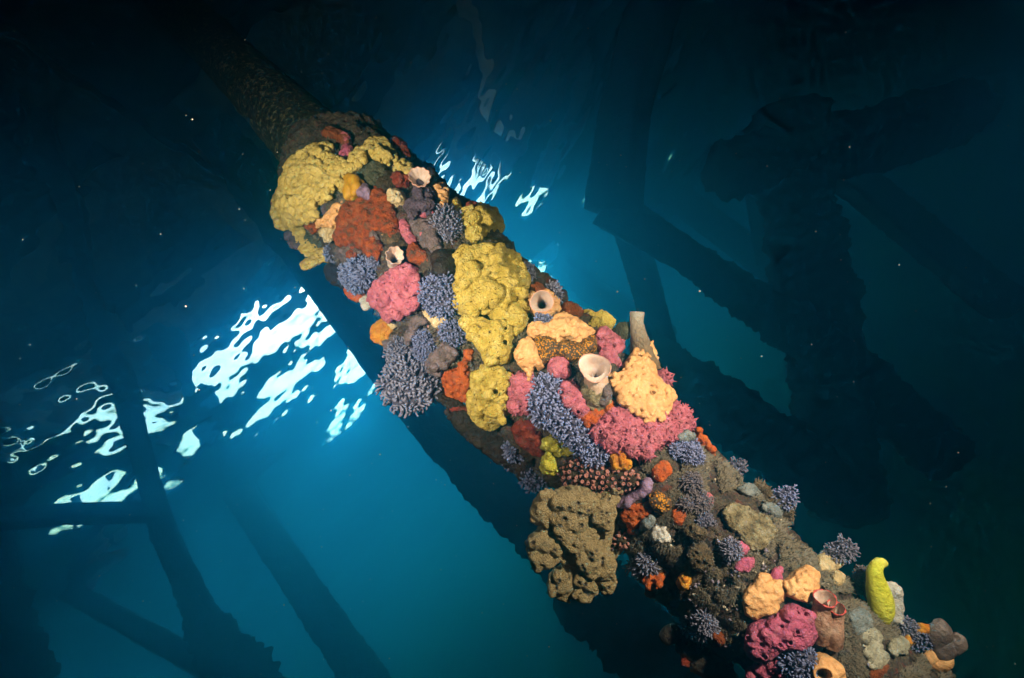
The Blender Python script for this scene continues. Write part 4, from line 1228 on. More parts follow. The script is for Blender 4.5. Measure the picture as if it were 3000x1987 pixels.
# ---------------- shadowed underside in the middle
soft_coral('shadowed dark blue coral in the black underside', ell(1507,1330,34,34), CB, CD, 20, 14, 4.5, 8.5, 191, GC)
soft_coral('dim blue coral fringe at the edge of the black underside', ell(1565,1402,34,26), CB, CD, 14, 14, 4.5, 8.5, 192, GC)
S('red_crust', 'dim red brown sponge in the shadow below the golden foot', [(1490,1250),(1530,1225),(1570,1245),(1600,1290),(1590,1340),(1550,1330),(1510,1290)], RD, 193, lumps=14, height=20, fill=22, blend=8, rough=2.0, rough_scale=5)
S('mussel', 'black mussel at the upper end of the dark underside', ell(1350,1236,32,18,rot=38), BK, 194, GK, 'mussel', lumps=12, height=18, fill=20, blend=12, rough=0.4)
S('mussel', 'black mussel in the middle of the dark underside', ell(1405,1288,34,19,rot=42), BK, 195, GK, 'mussel', lumps=12, height=18, fill=20, blend=12, rough=0.4)
S('mussel', 'black mussel lowest on the dark underside', ell(1468,1336,34,20,rot=30), BK, 196, GK, 'mussel', lumps=12, height=20, fill=22, blend=12, rough=0.4)
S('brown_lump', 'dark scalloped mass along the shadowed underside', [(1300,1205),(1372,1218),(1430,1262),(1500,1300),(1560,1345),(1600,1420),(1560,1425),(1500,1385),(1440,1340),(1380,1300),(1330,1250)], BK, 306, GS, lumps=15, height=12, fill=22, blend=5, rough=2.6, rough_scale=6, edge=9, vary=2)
S('brown_lump', 'dark shaggy lump at the lower left edge under the blue coral bush', [(1965,1852),(1995,1842),(2080,1880),(2130,1930),(2150,2010),(2075,2010),(2030,1960),(1990,1915)], BK, 307, GS, lumps=13, height=14, fill=22, blend=5, rough=2.8, rough_scale=6, edge=9, vary=2)  # black colour stands in for the shade this lump lies in
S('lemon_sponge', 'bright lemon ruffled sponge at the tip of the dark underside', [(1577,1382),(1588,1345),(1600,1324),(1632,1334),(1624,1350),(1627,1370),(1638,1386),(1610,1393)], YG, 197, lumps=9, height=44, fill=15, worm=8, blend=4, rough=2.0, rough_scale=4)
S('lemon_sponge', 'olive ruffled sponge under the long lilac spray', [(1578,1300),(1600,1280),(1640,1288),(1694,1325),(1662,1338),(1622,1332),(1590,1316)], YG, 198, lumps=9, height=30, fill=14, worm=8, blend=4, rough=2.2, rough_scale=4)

# ---------------- zoanthids, tan sponge and its neighbours
o, sp, vf = S('zoanthid_colony', 'brown and pink zoanthid colony above the tan sponge', [(1638,1372),(1690,1345),(1740,1365),(1800,1380),(1850,1390),(1874,1405),(1862,1427),(1820,1433),(1780,1443),(1740,1447),(1700,1433),(1660,1422)], BR, 199, 'anemones on the pile', 'zoanthid', lumps=10, height=24, fill=18, blend=6)
spiny(o, vf, ZN, 12, 12, 6, 199, 'polyps', ((0, 0.6), (0.6, 0.75), (1.0, 1.0), (0.98, 0.62), (0.8, 0.3)), 0.2)
o, sp, vf = S('zoanthid_colony', 'small zoanthid cluster at the right edge of the tan sponge', [(1748,1592),(1775,1575),(1815,1572),(1838,1580),(1830,1600),(1790,1606),(1760,1606)], BR, 200, 'anemones on the pile', 'zoanthid', lumps=8, height=22, fill=12)
spiny(o, vf, ZN, 11, 11, 5.5, 200, 'polyps', ((0, 0.6), (0.6, 0.75), (1.0, 1.0), (0.98, 0.62), (0.8, 0.3)), 0.2)
S('amber_sponge', 'yellow and orange sponge knob below the spiky pink sponge', [(1786,1348),(1795,1320),(1815,1308),(1842,1335),(1852,1362),(1832,1378),(1795,1378)], OY, 201, lumps=11, height=34, fill=18, blend=5)
S('lilac_sponge', 'smooth lilac branch reaching down to the tan sponge', [(1885,1408),(1905,1402),(1914,1415),(1905,1436),(1880,1455),(1855,1468),(1830,1486),(1808,1490),(1800,1476),(1825,1466),(1850,1448),(1878,1432)], LI, 202, lumps=11, height=36, fill=12, worm=10, blend=7, rough=0.6)

def tan_sponge():
    """leathery tan sponge: overlapping lobes grown from one foot, each with dark vents"""
    lobes = [
        ('lobe', [(1553,1497),(1568,1465),(1600,1433),(1637,1440),(1632,1460),(1612,1490),(1612,1520),(1627,1547),(1595,1547),(1560,1532)], 10, [(1570,1490,4)]),
        ('lobe', [(1608,1500),(1625,1460),(1650,1433),(1700,1438),(1742,1445),(1757,1470),(1740,1500),(1735,1540),(1760,1570),(1745,1592),(1700,1592),(1660,1592),(1635,1572),(1630,1545),(1610,1522)], 54, [(1634,1488,5),(1668,1490,5),(1655,1521,7),(1698,1507,6),(1704,1539,5),(1694,1474,4),(1640,1575,5),(1724,1498,3.5),(1640,1540,4)]),
        ('lobe', [(1748,1472),(1790,1434),(1827,1440),(1817,1466),(1801,1481),(1807,1502),(1796,1522),(1790,1560),(1802,1570),(1785,1582),(1768,1560),(1740,1530),(1734,1505)], 58, [(1783,1462,4),(1806,1443,3.5),(1776,1502,4),(1762,1500,3),(1783,1530,3.5),(1770,1556,3.5),(1760,1520,3)]),
        ('lobe', [(1538,1610),(1553,1580),(1575,1549),(1622,1555),(1637,1590),(1652,1620),(1647,1642),(1610,1662),(1585,1677),(1563,1667),(1553,1637)], 18, [(1562,1590,5),(1592,1659,5),(1625,1612,4)]),
        ('lobe', [(1638,1578),(1700,1578),(1745,1588),(1782,1610),(1802,1640),(1807,1662),(1795,1692),(1770,1702),(1735,1697),(1700,1672),(1678,1630)], 64, [(1662,1590,5),(1715,1584,5),(1732,1625,6),(1732,1641,6),(1681,1626,5),(1697,1627,4),(1748,1611,4),(1765,1636,4),(1704,1656,4.5),(1712,1668,4.5),(1745,1665,3.5),(1713,1599,4),(1766,1647,3)]),
        ('lobe', [(1603,1722),(1618,1682),(1650,1660),(1680,1670),(1682,1740),(1672,1767),(1640,1757),(1608,1742)], 34, [(1618,1704,5),(1638,1702,5),(1668,1690,5),(1660,1742,6),(1630,1725,4)]),
        ('lobe', [(1680,1665),(1702,1670),(1742,1702),(1747,1732),(1720,1762),(1690,1767),(1682,1740)], 48, [(1696,1708,5),(1715,1712,4.5),(1700,1745,5),(1700,1684,5)]),
        ('lobe', [(1738,1722),(1760,1702),(1792,1690),(1812,1660),(1810,1702),(1800,1732),(1775,1742),(1748,1737)], 44, [(1784,1722,4.5),(1765,1725,3)]),
    ]
    lobes.append(('core', [(1606,1500),(1640,1460),(1700,1445),(1790,1448),(1800,1480),(1795,1560),(1785,1610),(1806,1660),(1790,1710),(1740,1728),(1680,1740),(1640,1720),(1650,1650),(1620,1620),(1580,1610),(1590,1560),(1615,1545)], 30, [(1652,1556,4),(1690,1690,4)]))
    # the sponge spreads as a plate that faces outwards from the pile's flank
    p0 = base_hit(1770, 1570, 0.035)[0]
    pn = -FWD + 0.10 * PX - 0.05 * PY
    pn = pn / np.linalg.norm(pn)
    def plate(x, y, lift=0.0):
        d = pix_dir(x, y)
        t = np.dot(p0 + pn * lift - CAM, pn) / np.dot(d, pn)
        return CAM + d * t, pn
    root, c = None, None
    for k, (nm, poly, hgt, holes) in enumerate(lobes):
        v, f, sp = body(poly, lumps=15, height=24, flat=0.55, hit=plate, fill=26, worm=20, blend=7, voxel=0.003, holes=holes, rough=1.3, rough_scale=5, seed=210 + k, lift0=(0, 24, 34, 6, 30, 4, 14, 8, -6)[k], hole_depth=1.8, fold=1.2, fold_scale=22, edge=6)
        tip = np.zeros(len(v))
        for s, n, r in sp:
            d = np.linalg.norm(v - s, axis=1)
            tip = np.maximum(tip, np.clip(1.55 - d / r * 0.8, 0, 1))
        if root is None:
            c = np.array(base_hit(1740, 1580, 0)[0])
            root = empty('tan_sponge', c)
            tag(root, 'large leathery tan sponge with dark vents hanging off the left edge', 'sponge', GS)
            ORIG[root.name] = c
        put(nm, None, None, v, f, TN, parent=root, tip=tip)
    # stalk that ties the lobes to the pile
    e = AXO + AXU * np.dot(c - AXO, AXU)
    a, b = plate(1700, 1560, -0.02)[0], plate(1730, 1660, -0.02)[0]
    P = [(a, e, .03, .07, .01), (b, e, .03, .06, .01), (plate(1600, 1610, -0.012)[0], a, .014, .024, .01), (plate(1600, 1500, -0.012)[0], a, .014, .024, .01), (plate(1660, 1710, -0.012)[0], b, .014, .024, .01)]
    F = Field(P, 0.006)
    for q in P: F.add(np.asarray(q[0]), np.asarray(q[1]), q[2], q[3], q[4])
    v, f = F.mesh()
    put('stalk', None, None, v, f, TN, parent=root, tip=np.zeros(len(v)))
tan_sponge()

# ---------------- lower, silty half
S('orange_crust', 'star shaped bright orange crust right of the tan sponge', [(1816,1506),(1850,1474),(1880,1480),(1897,1468),(1907,1500),(1882,1522),(1872,1540),(1866,1564),(1840,1560),(1838,1532)], OB_, 220, GK, 'crust', lumps=9, height=24, fill=14, blend=5, rough=1.4, holes=[(1862,1501,4)])
S('orange_crust', 'orange splash on the turf below the spiky pink sponge', [(1917,1392),(1924,1368),(1950,1348),(1964,1385),(1948,1402),(1935,1410)], OB_, 221, GK, 'crust', lumps=8, height=26, fill=12, rough=2.0, rough_scale=4)
S('orange_crust', 'orange streak between striped sponge and the turf knobs', [(1972,1500),(1997,1494),(2003,1515),(1988,1538),(1974,1517)], OB_, 222, GK, 'crust', lumps=7, height=20, fill=10)
S('striped_sponge', 'black sponge striped with orange zooid rows', [(1903,1452),(1930,1438),(1950,1460),(1967,1453),(1962,1492),(1940,1508),(1913,1492)], ZM, 223, GA, 'sea squirt', lumps=9, height=30, fill=14, worm=10, blend=3)
S('pink_crust', 'small coral red patch at the edge of the bare black band', [(2060,1462),(2082,1449),(2086,1470),(2068,1483)], PK, 224, GK, 'crust', lumps=7, height=12, fill=9)
S('blue_grey_sponge', 'smooth grey blue sponge below the star shaped orange crust', [(1870,1545),(1893,1516),(1922,1508),(1917,1530),(1902,1548),(1880,1560)], GB, 225, lumps=12, height=26, fill=15, blend=8, rough=0.6)
S('white_crust', 'white crumbly crust on the turf below the grey blue sponge', ell(1930,1568,24,26,wob=0.2), WH, 226, GK, 'crust', lumps=6, height=26, fill=12, blend=3, rough=2.0, rough_scale=4)
o, sp, vf = S('limpet', 'round turf covered limpet with a glint in the middle of the bare band', ell(2053,1632,36,42,wob=0.06), TF, 227, GK, 'limpet', lumps=9, height=40, fill=24, blend=6, rough=2.6, rough_scale=5, holes=[(2040,1620,7)])
spiny(o, vf, TFB, 5.5, 5.5, 1.6, 227, 'turf', spread=0.6, limit=420)
o, sp, vf = S('limpet', 'small turf covered limpet above the round one', ell(2040,1560,32,22,rot=10,wob=0.08), TF, 228, GK, 'limpet', lumps=8, height=34, fill=16, blend=5, rough=2.4, rough_scale=5)
spiny(o, vf, TFB, 5.5, 5.5, 1.6, 228, 'turf', spread=0.6, limit=300)
S('tan_crust', 'broad pale tan crust spreading over the right side of the pile', [(2118,1502),(2150,1474),(2200,1495),(2250,1518),(2275,1550),(2246,1592),(2212,1614),(2188,1594),(2168,1572),(2138,1540)], TC, 229, GK, 'crust', lumps=11, height=26, fill=22, blend=5, rough=3.0, rough_scale=6)
S('tan_crust', 'yellowish crumbly knob below the broad tan crust', ell(2222,1590,26,22,wob=0.15), TC, 230, GK, 'crust', lumps=8, height=36, fill=14, blend=4, rough=2.2, rough_scale=5)
S('white_crust', 'bluish white crust on the right skyline below the coral fringe', [(2160,1428),(2180,1415),(2215,1425),(2225,1440),(2200,1448),(2175,1440)], GB, 231, GK, 'crust', lumps=8, height=16, fill=12, rough=1.8)
S('white_crust', 'bluish white smear leading up to the skyline coral tip', [(2228,1478),(2255,1472),(2290,1470),(2300,1490),(2285,1515),(2262,1508),(2240,1492)], GB, 232, GK, 'crust', lumps=8, height=26, fill=13, rough=2.0, rough_scale=5)
o, sp, vf = S('turf_spur', 'turf covered spur on the right skyline under the lilac coral tip', [(2205,1420),(2225,1408),(2250,1430),(2265,1455),(2300,1450),(2325,1480),(2318,1520),(2290,1525),(2260,1490),(2230,1450)], TF, 233, GK, 'crust', lumps=12, height=16, fill=18, blend=5, rough=3, rough_scale=6)
spiny(o, vf, TFB, 7, 10, 2.4, 233, 'turf', spread=0.6)
soft_coral('lilac coral tip jutting from the right skyline', ell(2308,1456,32,26,rot=30, wob=0.28), CB, CL, 12, 12, 2.7, 5.6, 234, GC, spread=0.55)
soft_coral('blue coral tuft in the turf below the grey blue dome', ell(2016,1320,44,34, wob=0.28), CB, CL, 19, 12, 2.7, 5.6, 235, GC, spread=0.55)
soft_coral('lilac coral fringe on the skyline below the red orange knobs', ell(2160,1370,18,32,rot=-45, wob=0.28), CB, CG, 10, 12, 2.7, 5.6, 236, GC, spread=0.55)
soft_coral('upper brown lilac coral clump right of the striped sponge', ell(2030,1420,34,26, wob=0.28), CB, CBR, 19, 12, 2.7, 5.6, 237, GC, spread=0.55)
soft_coral('middle brown lilac coral clump right of the striped sponge', ell(2046,1475,36,26, wob=0.28), CB, CBR, 19, 12, 2.7, 5.6, 238, GC, spread=0.55)
soft_coral('lower lilac coral clump above the small limpet', ell(2064,1522,28,24, wob=0.28), CB, CG, 19, 12, 2.7, 5.6, 239, GC, spread=0.55)
soft_coral('blue brown coral knob casting a shadow right of the round limpet', ell(2138,1612,22,28, wob=0.28), CB, CG, 31, 12, 2.7, 5.6, 240, GC, spread=0.55)
S('pink_crust', 'small pink crust knob beside the blue brown coral knob', ell(2174,1608,13,13), PKD, 241, GK, 'crust', lumps=6, height=26, fill=9)
S('pink_crust', 'dusty pink patch on the turf below the blue brown coral knob', [(2155,1660),(2175,1640),(2208,1632),(2205,1660),(2185,1672),(2165,1672)], PKD, 242, GK, 'crust', lumps=7, height=14, fill=11, rough=2.2, rough_scale=4)
S('pink_crust', 'dusty pink patch beside the flat peach ascidian', [(2258,1690),(2270,1668),(2286,1662),(2283,1690),(2272,1702)], PKD, 243, GK, 'crust', lumps=7, height=14, fill=10)
S('orange_sea_squirt', 'red orange cleft ball sea squirt on the left edge', [(1880,1708),(1886,1692),(1908,1686),(1928,1696),(1948,1712),(1940,1724),(1915,1730),(1890,1724)], OB_, 244, GA, 'sea squirt', lumps=18, height=44, fill=22, blend=5, rough=0.6)
S('yellow_sea_squirt', 'amber yellow ball sponge right of the cleft orange one', ell(2000,1709,20,20,wob=0.05), OY, 245, lumps=7, height=38, fill=17, blend=5, rough=1.2)
S('orange_sea_squirt', 'dim orange lump under the cleft orange ball', ell(1908,1738,22,12), RB, 246, GA, 'sea squirt', lumps=9, height=18, fill=12)
soft_coral('blue grey coral tuft below the tan sponge on the left edge', ell(1872,1672,38,34,rot=-40, wob=0.28), CB, CG, 15, 12, 2.7, 5.6, 247, GC, spread=0.55)
soft_coral('blue coral bush on the lower left edge beside a black mussel', ell(2035,1850,54,42,rot=-15, wob=0.28), CB, CG, 19, 12, 2.7, 5.6, 248, GC, spread=0.55)
S('mussel', 'black mussel at the tip of the lower left edge', ell(1962,1862,26,24), BK, 249, GK, 'mussel', lumps=14, height=12, fill=18, blend=10, rough=0.5)
S('rust_sponge', 'dim rust brown dome right of the lower blue coral bush', ell(2098,1876,28,22), RB, 250, lumps=12, height=24, fill=18, rough=1.6)
S('red_sponge', 'small dim red knob on the dark lump at the bottom edge', ell(2012,1938,16,15), RD, 251, lumps=8, height=10, fill=12)  # a pink knob, its shade put into the dark red colour
S('peach_ascidian', 'flat pale peach ascidian on the lower pile', [(2178,1760),(2190,1730),(2210,1715),(2225,1680),(2250,1677),(2260,1705),(2290,1704),(2302,1740),(2282,1766),(2277,1790),(2245,1802),(2205,1814),(2183,1802)], PE, 252, GA, 'sea squirt', lumps=7, height=22, flat=0.7, fill=14, blend=5, rough=1.0, edge=6)
S('peach_ascidian', 'beaded peach ascidian rising beside the flat pale one', [(2298,1706),(2330,1690),(2345,1664),(2365,1653),(2402,1670),(2402,1700),(2396,1742),(2375,1772),(2350,1762),(2308,1752)], PE, 253, GA, 'sea squirt', lumps=6.5, height=42, fill=16, worm=6, blend=2.2, voxel=0.0026, spacing=10, rough=0.6, vary=1.8)
S('cream_growth', 'cream scrap on the turf above the yellow green tunicate', [(2395,1650),(2412,1622),(2450,1628),(2465,1650),(2440,1668),(2415,1670)], PC, 254, GK, 'crust', lumps=7, height=20, fill=12, rough=2, rough_scale=5)
S('cream_growth', 'small yellowish scrap between coral fringe and beaded ascidian', [(2440,1680),(2455,1665),(2472,1680),(2468,1705),(2448,1712)], PC, 255, GK, 'crust', lumps=6, height=18, fill=9, rough=2, rough_scale=5)
S('pink_sponge', 'magenta pink sponge full of round pits at the lower end',
  [(2183,1892),(2193,1850),(2230,1830),(2270,1810),(2310,1785),(2330,1774),(2360,1784),(2384,1789),(2384,1830),(2393,1860),(2372,1882),(2350,1902),(2300,1897),(2270,1917),(2235,1937),(2200,1942),(2188,1920)],
  PKD, 256, hole_depth=3.2, lumps=13, height=50, fill=28, worm=6, blend=7, rough=1.8, rough_scale=6,
  holes=[(2353,1786,6),(2362,1800,7),(2340,1797,4),(2307,1824,6),(2292,1838,6),(2337,1852,6.5),(2335,1860,4),(2285,1890,7),(2315,1884,7),(2232,1890,8),(2240,1925,8),(2218,1865,4),(2260,1880,3),(2193,1870,7),(2200,1905,4),(2270,1808,5)])
S('pink_sponge', 'shaded magenta sponge at the bottom edge', [(2165,1980),(2200,1956),(2250,1950),(2300,1935),(2335,1915),(2350,1950),(2330,2010),(2180,2010)], PKD, 257, lumps=14, height=22, fill=24, blend=7, rough=1.8)
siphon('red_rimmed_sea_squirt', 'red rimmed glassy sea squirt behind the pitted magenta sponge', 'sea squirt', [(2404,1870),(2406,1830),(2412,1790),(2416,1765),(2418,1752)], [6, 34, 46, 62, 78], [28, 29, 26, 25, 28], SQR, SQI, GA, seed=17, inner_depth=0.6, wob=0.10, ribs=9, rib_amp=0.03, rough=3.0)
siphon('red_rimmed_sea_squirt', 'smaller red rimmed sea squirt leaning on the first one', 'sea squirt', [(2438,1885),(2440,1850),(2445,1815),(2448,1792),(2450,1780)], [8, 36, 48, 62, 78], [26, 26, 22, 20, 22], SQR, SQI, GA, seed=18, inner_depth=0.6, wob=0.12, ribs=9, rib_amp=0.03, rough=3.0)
S('cup_sponge', 'pale pink cup sponge with a dark mouth at the bottom edge', [(2365,2010),(2375,1965),(2400,1935),(2432,1928),(2468,1950),(2478,2010)], PE, 258, lumps=14, height=50, fill=26, blend=9, rough=0.8, holes=[(2412,1978,20)])
soft_coral('dark blue coral at the bottom edge beside the cup sponge', ell(2345,1945,48,34,rot=-25), CB, CD, 44, 15, 4.6, 8.5, 259, GC)
soft_coral('coral fringe with long fingers on the skyline above the tunicate', ell(2455,1612,44,22,rot=-20, wob=0.28), CB, CG, 10, 12, 2.7, 5.6, 260, GC, spread=0.55)
soft_coral('brown grey coral tuft leaning on the yellow green tunicate', ell(2538,1703,32,26, wob=0.28), CB, CBR, 15, 12, 2.7, 5.6, 261, GC, spread=0.55)

def yellow_tunicate():
    pts = [(2584,1802),(2582,1784),(2580,1766),(2577,1748),(2573,1730),(2569,1712),(2565,1695),(2563,1680),(2564,1668),(2569,1657),(2577,1649),(2586,1647),(2592,1652),(2591,1660)]
    rad = [25, 30, 31.5, 30.5, 28, 24.5, 21, 18.5, 17, 15, 13, 10, 7, 4]
    lf = [16, 19, 20, 20, 20, 19, 18, 18, 18, 18, 18, 18, 18, 18]
    P, prims = [], []
    dep = np.dot(base_hit(2560, 1790, 0)[0] - CAM, FWD)
    for (x, y), r in zip(pts, rad):
        c = pix_point(x, y, dep - 0.01)
        P.append((c, r * px_m(c)))
    for (a, ra), (b, rb) in zip(P[:-1], P[1:]):
        prims.append((a, b, ra, rb, 0.004))
    F = Field(prims, 0.003)
    for q in prims: F.add(np.asarray(q[0]), np.asarray(q[1]), q[2], q[3], q[4])
    v, f = F.mesh()
    v = v + vertex_normals(v, f) * (0.0009 * fbm(v * 60, 3, 5))[:, None]
    put('yellow_tunicate', 'smooth yellow green tunicate with a curled tip on the right skyline', 'sea squirt', v, f, YT, GA)
yellow_tunicate()
S('white_fan', 'white fan shaped blade standing behind the yellow green tunicate', [(2596,1705),(2620,1714),(2640,1725),(2638,1760),(2642,1800),(2647,1824),(2625,1828),(2605,1806),(2600,1780)], WH, 262, lumps=9, height=6, fill=9, blend=5, rough=1.2, fold=2, fold_scale=18, edge=5)
S('orange_crust', 'orange patch on the white fan', [(2604,1780),(2612,1744),(2620,1748),(2624,1772),(2612,1780)], OB_, 263, GK, 'crust', lumps=6, height=20, fill=8)
S('orange_crust', 'orange scrap left of the yellow green tunicate foot', [(2538,1730),(2548,1726),(2556,1755),(2545,1758)], OB_, 264, GK, 'crust', lumps=6, height=16, fill=8)
S('pale_crust', 'upper pale green lichen like patch below the tunicate', ell(2550,1866,27,24,wob=0.1), PW, 265, GK, 'crust', lumps=10, height=16, fill=16, rough=1.0)
S('pale_crust', 'long pale green patch running to the bottom edge', [(2530,1905),(2548,1888),(2580,1880),(2578,1910),(2600,1912),(2592,1940),(2565,1965),(2548,1960),(2552,1925),(2535,1920)], PW, 266, GK, 'crust', lumps=10, height=20, fill=14, rough=1.0, edge=4)
S('pale_crust', 'lone pale green patch nearest the grey tunicates', [(2606,1900),(2620,1872),(2650,1868),(2664,1895),(2655,1912),(2630,1914),(2612,1926)], PW, 267, GK, 'crust', lumps=10, height=14, fill=15, rough=1.0)
S('blue_crust', 'mottled pale blue crust between red rimmed squirts and pale patches', [(2490,1800),(2520,1785),(2550,1800),(2545,1840),(2520,1860),(2500,1845)], GB, 268, GK, 'crust', lumps=7, height=18, fill=13, rough=2.4, rough_scale=4)
soft_coral('blue coral tuft at the foot of the white fan', ell(2656,1842,28,24), CB, CG, 18, 12, 3.8, 7.5, 269, GC)
soft_coral('small dark blue coral tuft left of the grey tunicates', ell(2703,1868,19,21), CB, CD, 18, 11, 3.8, 7.5, 270, GC)
S('orange_crust', 'amber orange crust below the blue coral at the white fan', [(2652,1862),(2680,1865),(2684,1880),(2668,1890),(2655,1878)], OY, 271, GK, 'crust', lumps=6, height=20, fill=9)
S('orange_crust', 'orange crust strip on the skyline left of the grey tunicates', [(2685,1842),(2700,1832),(2728,1835),(2726,1850),(2705,1852),(2690,1856)], OY, 272, GK, 'crust', lumps=7, height=14, fill=9)
S('grey_tunicate', 'tall grey leathery tunicate on the right skyline at the bottom', ell(2757,1855,25,42,rot=8,wob=0.05), GSQ, 273, GA, 'sea squirt', lumps=16, height=14, fill=22, blend=10, rough=0.8)
S('grey_tunicate', 'squat grey tunicate in front of the tall one', ell(2778,1892,26,30,rot=10,wob=0.05), GSQ, 274, GA, 'sea squirt', lumps=15, height=24, fill=20, blend=10, rough=0.8)
S('grey_tunicate', 'outermost grey tunicate with a pale open mouth', ell(2806,1884,20,30,rot=10,wob=0.06), GSQ, 275, GA, 'sea squirt', lumps=12, height=10, fill=17, blend=8, rough=0.8, holes=[(2808,1868,6)])
S('peach_ascidian', 'small peach knob under the grey tunicates', ell(2732,1925,18,18), PE, 276, lumps=9, height=20, fill=13)
S('peach_ascidian', 'peach lobe under the squat grey tunicate', ell(2762,1938,25,20), PE, 277, lumps=11, height=18, fill=15)
S('orange_crust', 'dull orange streak at the bottom edge', [(2545,1990),(2565,1965),(2600,1945),(2605,1955),(2575,1985),(2560,2000)], RB, 278, GK, 'crust', lumps=7, height=12, fill=9)

# ---------------- turf between the growths
TURF_A = [(1900,1345),(1965,1295),(2040,1268),(2100,1335),(2170,1380),(2200,1420),(2120,1440),(2060,1460),(2010,1560),(1990,1600),(1940,1640),(1850,1640),(1830,1560),(1900,1520),(1960,1480),(1900,1440),(1870,1400)]
TURF_B = [(1830,1600),(1990,1600),(2010,1690),(2000,1760),(2060,1820),(2180,1820),(2180,1900),(2100,1960),(2020,1900),(1960,1800),(1900,1740),(1840,1660)]
TURF_C = [(2200,1420),(2330,1480),(2300,1560),(2400,1640),(2460,1600),(2540,1700),(2560,1800),(2660,1860),(2740,1900),(2830,1990),(2450,1990),(2480,1850),(2420,1720),(2300,1660),(2240,1620)]
TURF_I = [(1990,1640),(2110,1640),(2180,1720),(2180,1820),(2060,1830),(2000,1770)]
TURF_D = [(2100,1560),(2200,1620),(2300,1660),(2260,1680),(2200,1700),(2150,1680),(2110,1640)]
fuzz([TURF_A, TURF_B, TURF_C, TURF_D, TURF_B, TURF_I], 12500, 9, 1.5, 301, TFB, 'algal_turf', 'short brown turf and hydroids coating the lower pile', blades=6, gap=-0.12)
TURF_E = [(1120,950),(1190,940),(1300,1010),(1360,1020),(1300,1180),(1240,1180),(1140,1040)]
TURF_F = [(1160,540),(1320,620),(1360,720),(1240,780),(1180,720)]
TURF_H = [(860,480),(1000,440),(1180,420),(1340,600),(1480,700),(1560,860),(1700,960),(1800,1020),(1980,1200),(1900,1330),(1720,1280),(1500,1250),(1300,1160),(1120,1000),(1000,800),(870,680)]
fuzz([TURF_H], 6500, 7, 1.3, 302, TFB, 'algal_turf', 'thin brown turf in the gaps of the upper growth', blades=4, lift=0.012, gap=-0.5)
S('rim_crust', 'orange and brown rim where the growth starts on the bare shaft', [(940,392),(962,372),(990,378),(1020,396),(1030,415),(1005,420),(980,400),(955,402)], RB, 303, GK, 'crust', lumps=8, height=30, fill=11, rough=1.6)
S('rim_crust', 'small pink knob on the rim against the dark shaft', [(1000,385),(1018,392),(1020,412),(1005,405)], PK, 304, GK, 'crust', lumps=6, height=34, fill=8)
S('rim_crust', 'mauve knot between the two yellow rim sponges', [(990,460),(1005,430),(1018,420),(1030,430),(1028,455),(1010,475)], PKD, 305, GK, 'crust', lumps=8, height=28, fill=11)

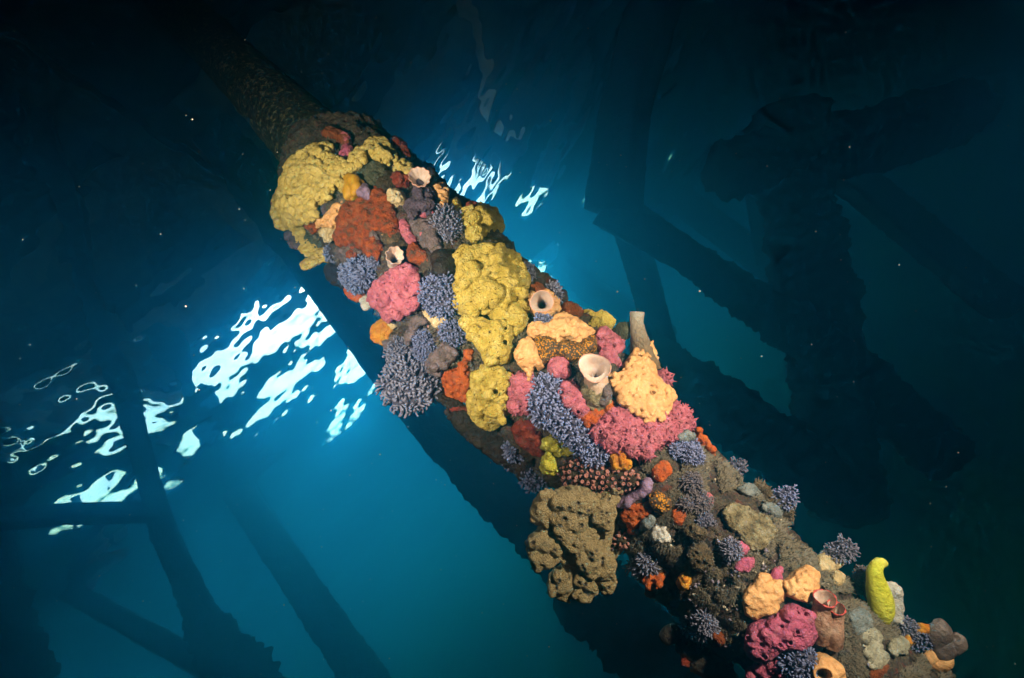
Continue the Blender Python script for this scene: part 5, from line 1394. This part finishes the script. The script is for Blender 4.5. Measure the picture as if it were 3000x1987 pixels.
# ------------------------------------------------------------------ drifting specks in the water
def build_specks():
    rng = np.random.default_rng(77)
    m = growth_mat('marine_snow', [(0.35, 0.33, 0.28), (0.6, 0.58, 0.5)], 5, 0.8, 0)
    P, R = [], []
    for k in range(1100):
        d = 0.55 + 2.6 * rng.random() ** 0.8
        x, y = rng.uniform(-60, 3060), rng.uniform(-40, 2030)
        P.append(pix_point(x, y, d)); R.append(rng.choice([0.0007, 0.0011, 0.0017], p=[0.58, 0.34, 0.08]) * (0.6 + 0.4 * d))
    P, R = np.array(P), np.array(R)
    n = len(P)
    o8 = np.array([(1, 0, 0), (-1, 0, 0), (0, 1, 0), (0, -1, 0), (0, 0, 1.0), (0, 0, -1.0)])
    v = (P[:, None, :] + R[:, None, None] * o8[None] * rng.uniform(0.6, 1.5, (n, 1, 3))).reshape(-1, 3)
    t = np.array([(0, 2, 4), (2, 1, 4), (1, 3, 4), (3, 0, 4), (2, 0, 5), (1, 2, 5), (3, 1, 5), (0, 3, 5)])
    f = (np.arange(n)[:, None, None] * 6 + t[None]).reshape(-1, 3)
    c = v.mean(0)
    o = link('drifting_specks', make_mesh('drifting_specks', v - c, f, m), None, c)
    tag(o, 'pale specks drifting in the water around the pile', kind='stuff')
build_specks()

# ------------------------------------------------------------------ crumbs of shell and crust caught in the turf
def build_chips(name, label, n, cols, seed, polys, size):
    rng = np.random.default_rng(seed)
    m = growth_mat(name, cols, 60, 0.7, 0)
    pos, dirs, ln, rd = [], [], [], []
    for k in range(n):
        poly = polys[rng.integers(len(polys))]
        q = np.array(poly, float)
        for _ in range(30):
            p = rng.uniform(q.min(0), q.max(0))
            if in_poly(poly, p[None])[0]: break
        c, nn = base_hit(p[0], p[1], 0.004)
        if not on_crust(c, 0.006): continue
        mm = px_m(c)
        d = nn + rng.normal(0, 0.8, 3); d /= np.linalg.norm(d)
        for b in range(rng.integers(1, 5)):
            pos.append(c + rng.normal(0, 4 * mm, 3) - d * 0.003); dirs.append(d)
            sc = size * mm * rng.uniform(0.5, 1.6)
            ln.append(sc * rng.uniform(0.5, 1.1)); rd.append(sc)
    v, f, tip = cone_batch(np.array(pos), np.array(dirs), np.array(ln), np.array(rd), 6, ((0, 0.6), (0.4, 1.0), (0.8, 0.8), (1.0, 0.3)), 0.2, rng)
    v = v + 0.0015 * np.stack([vnoise(v * 160, seed + k) for k in (1, 2, 3)], -1)
    c = v.mean(0)
    o = link(name, make_mesh(name, v - c, f, m), None, c)
    tag(o, label, kind='stuff')
LOWER = [TURF_A, TURF_B, TURF_C, TURF_D, TURF_I]
build_chips('shell_chips', 'pale shell crumbs scattered through the turf', 60, [(0.20, 0.17, 0.12), (0.38, 0.34, 0.26), (0.55, 0.52, 0.44)], 401, LOWER, 3.0)
build_chips('lilac_crumbs', 'lilac and grey crumbs scattered through the turf', 60, [(0.10, 0.09, 0.12), (0.18, 0.16, 0.22), (0.24, 0.22, 0.30)], 402, LOWER, 3.6)
build_chips('mixed_crumbs', 'small orange, pink and cream crumbs in the gaps of the upper growth', 150, [(0.30, 0.06, 0.015), (0.10, 0.08, 0.06), (0.38, 0.30, 0.17), (0.36, 0.10, 0.14)], 404, [TURF_H], 4.0)
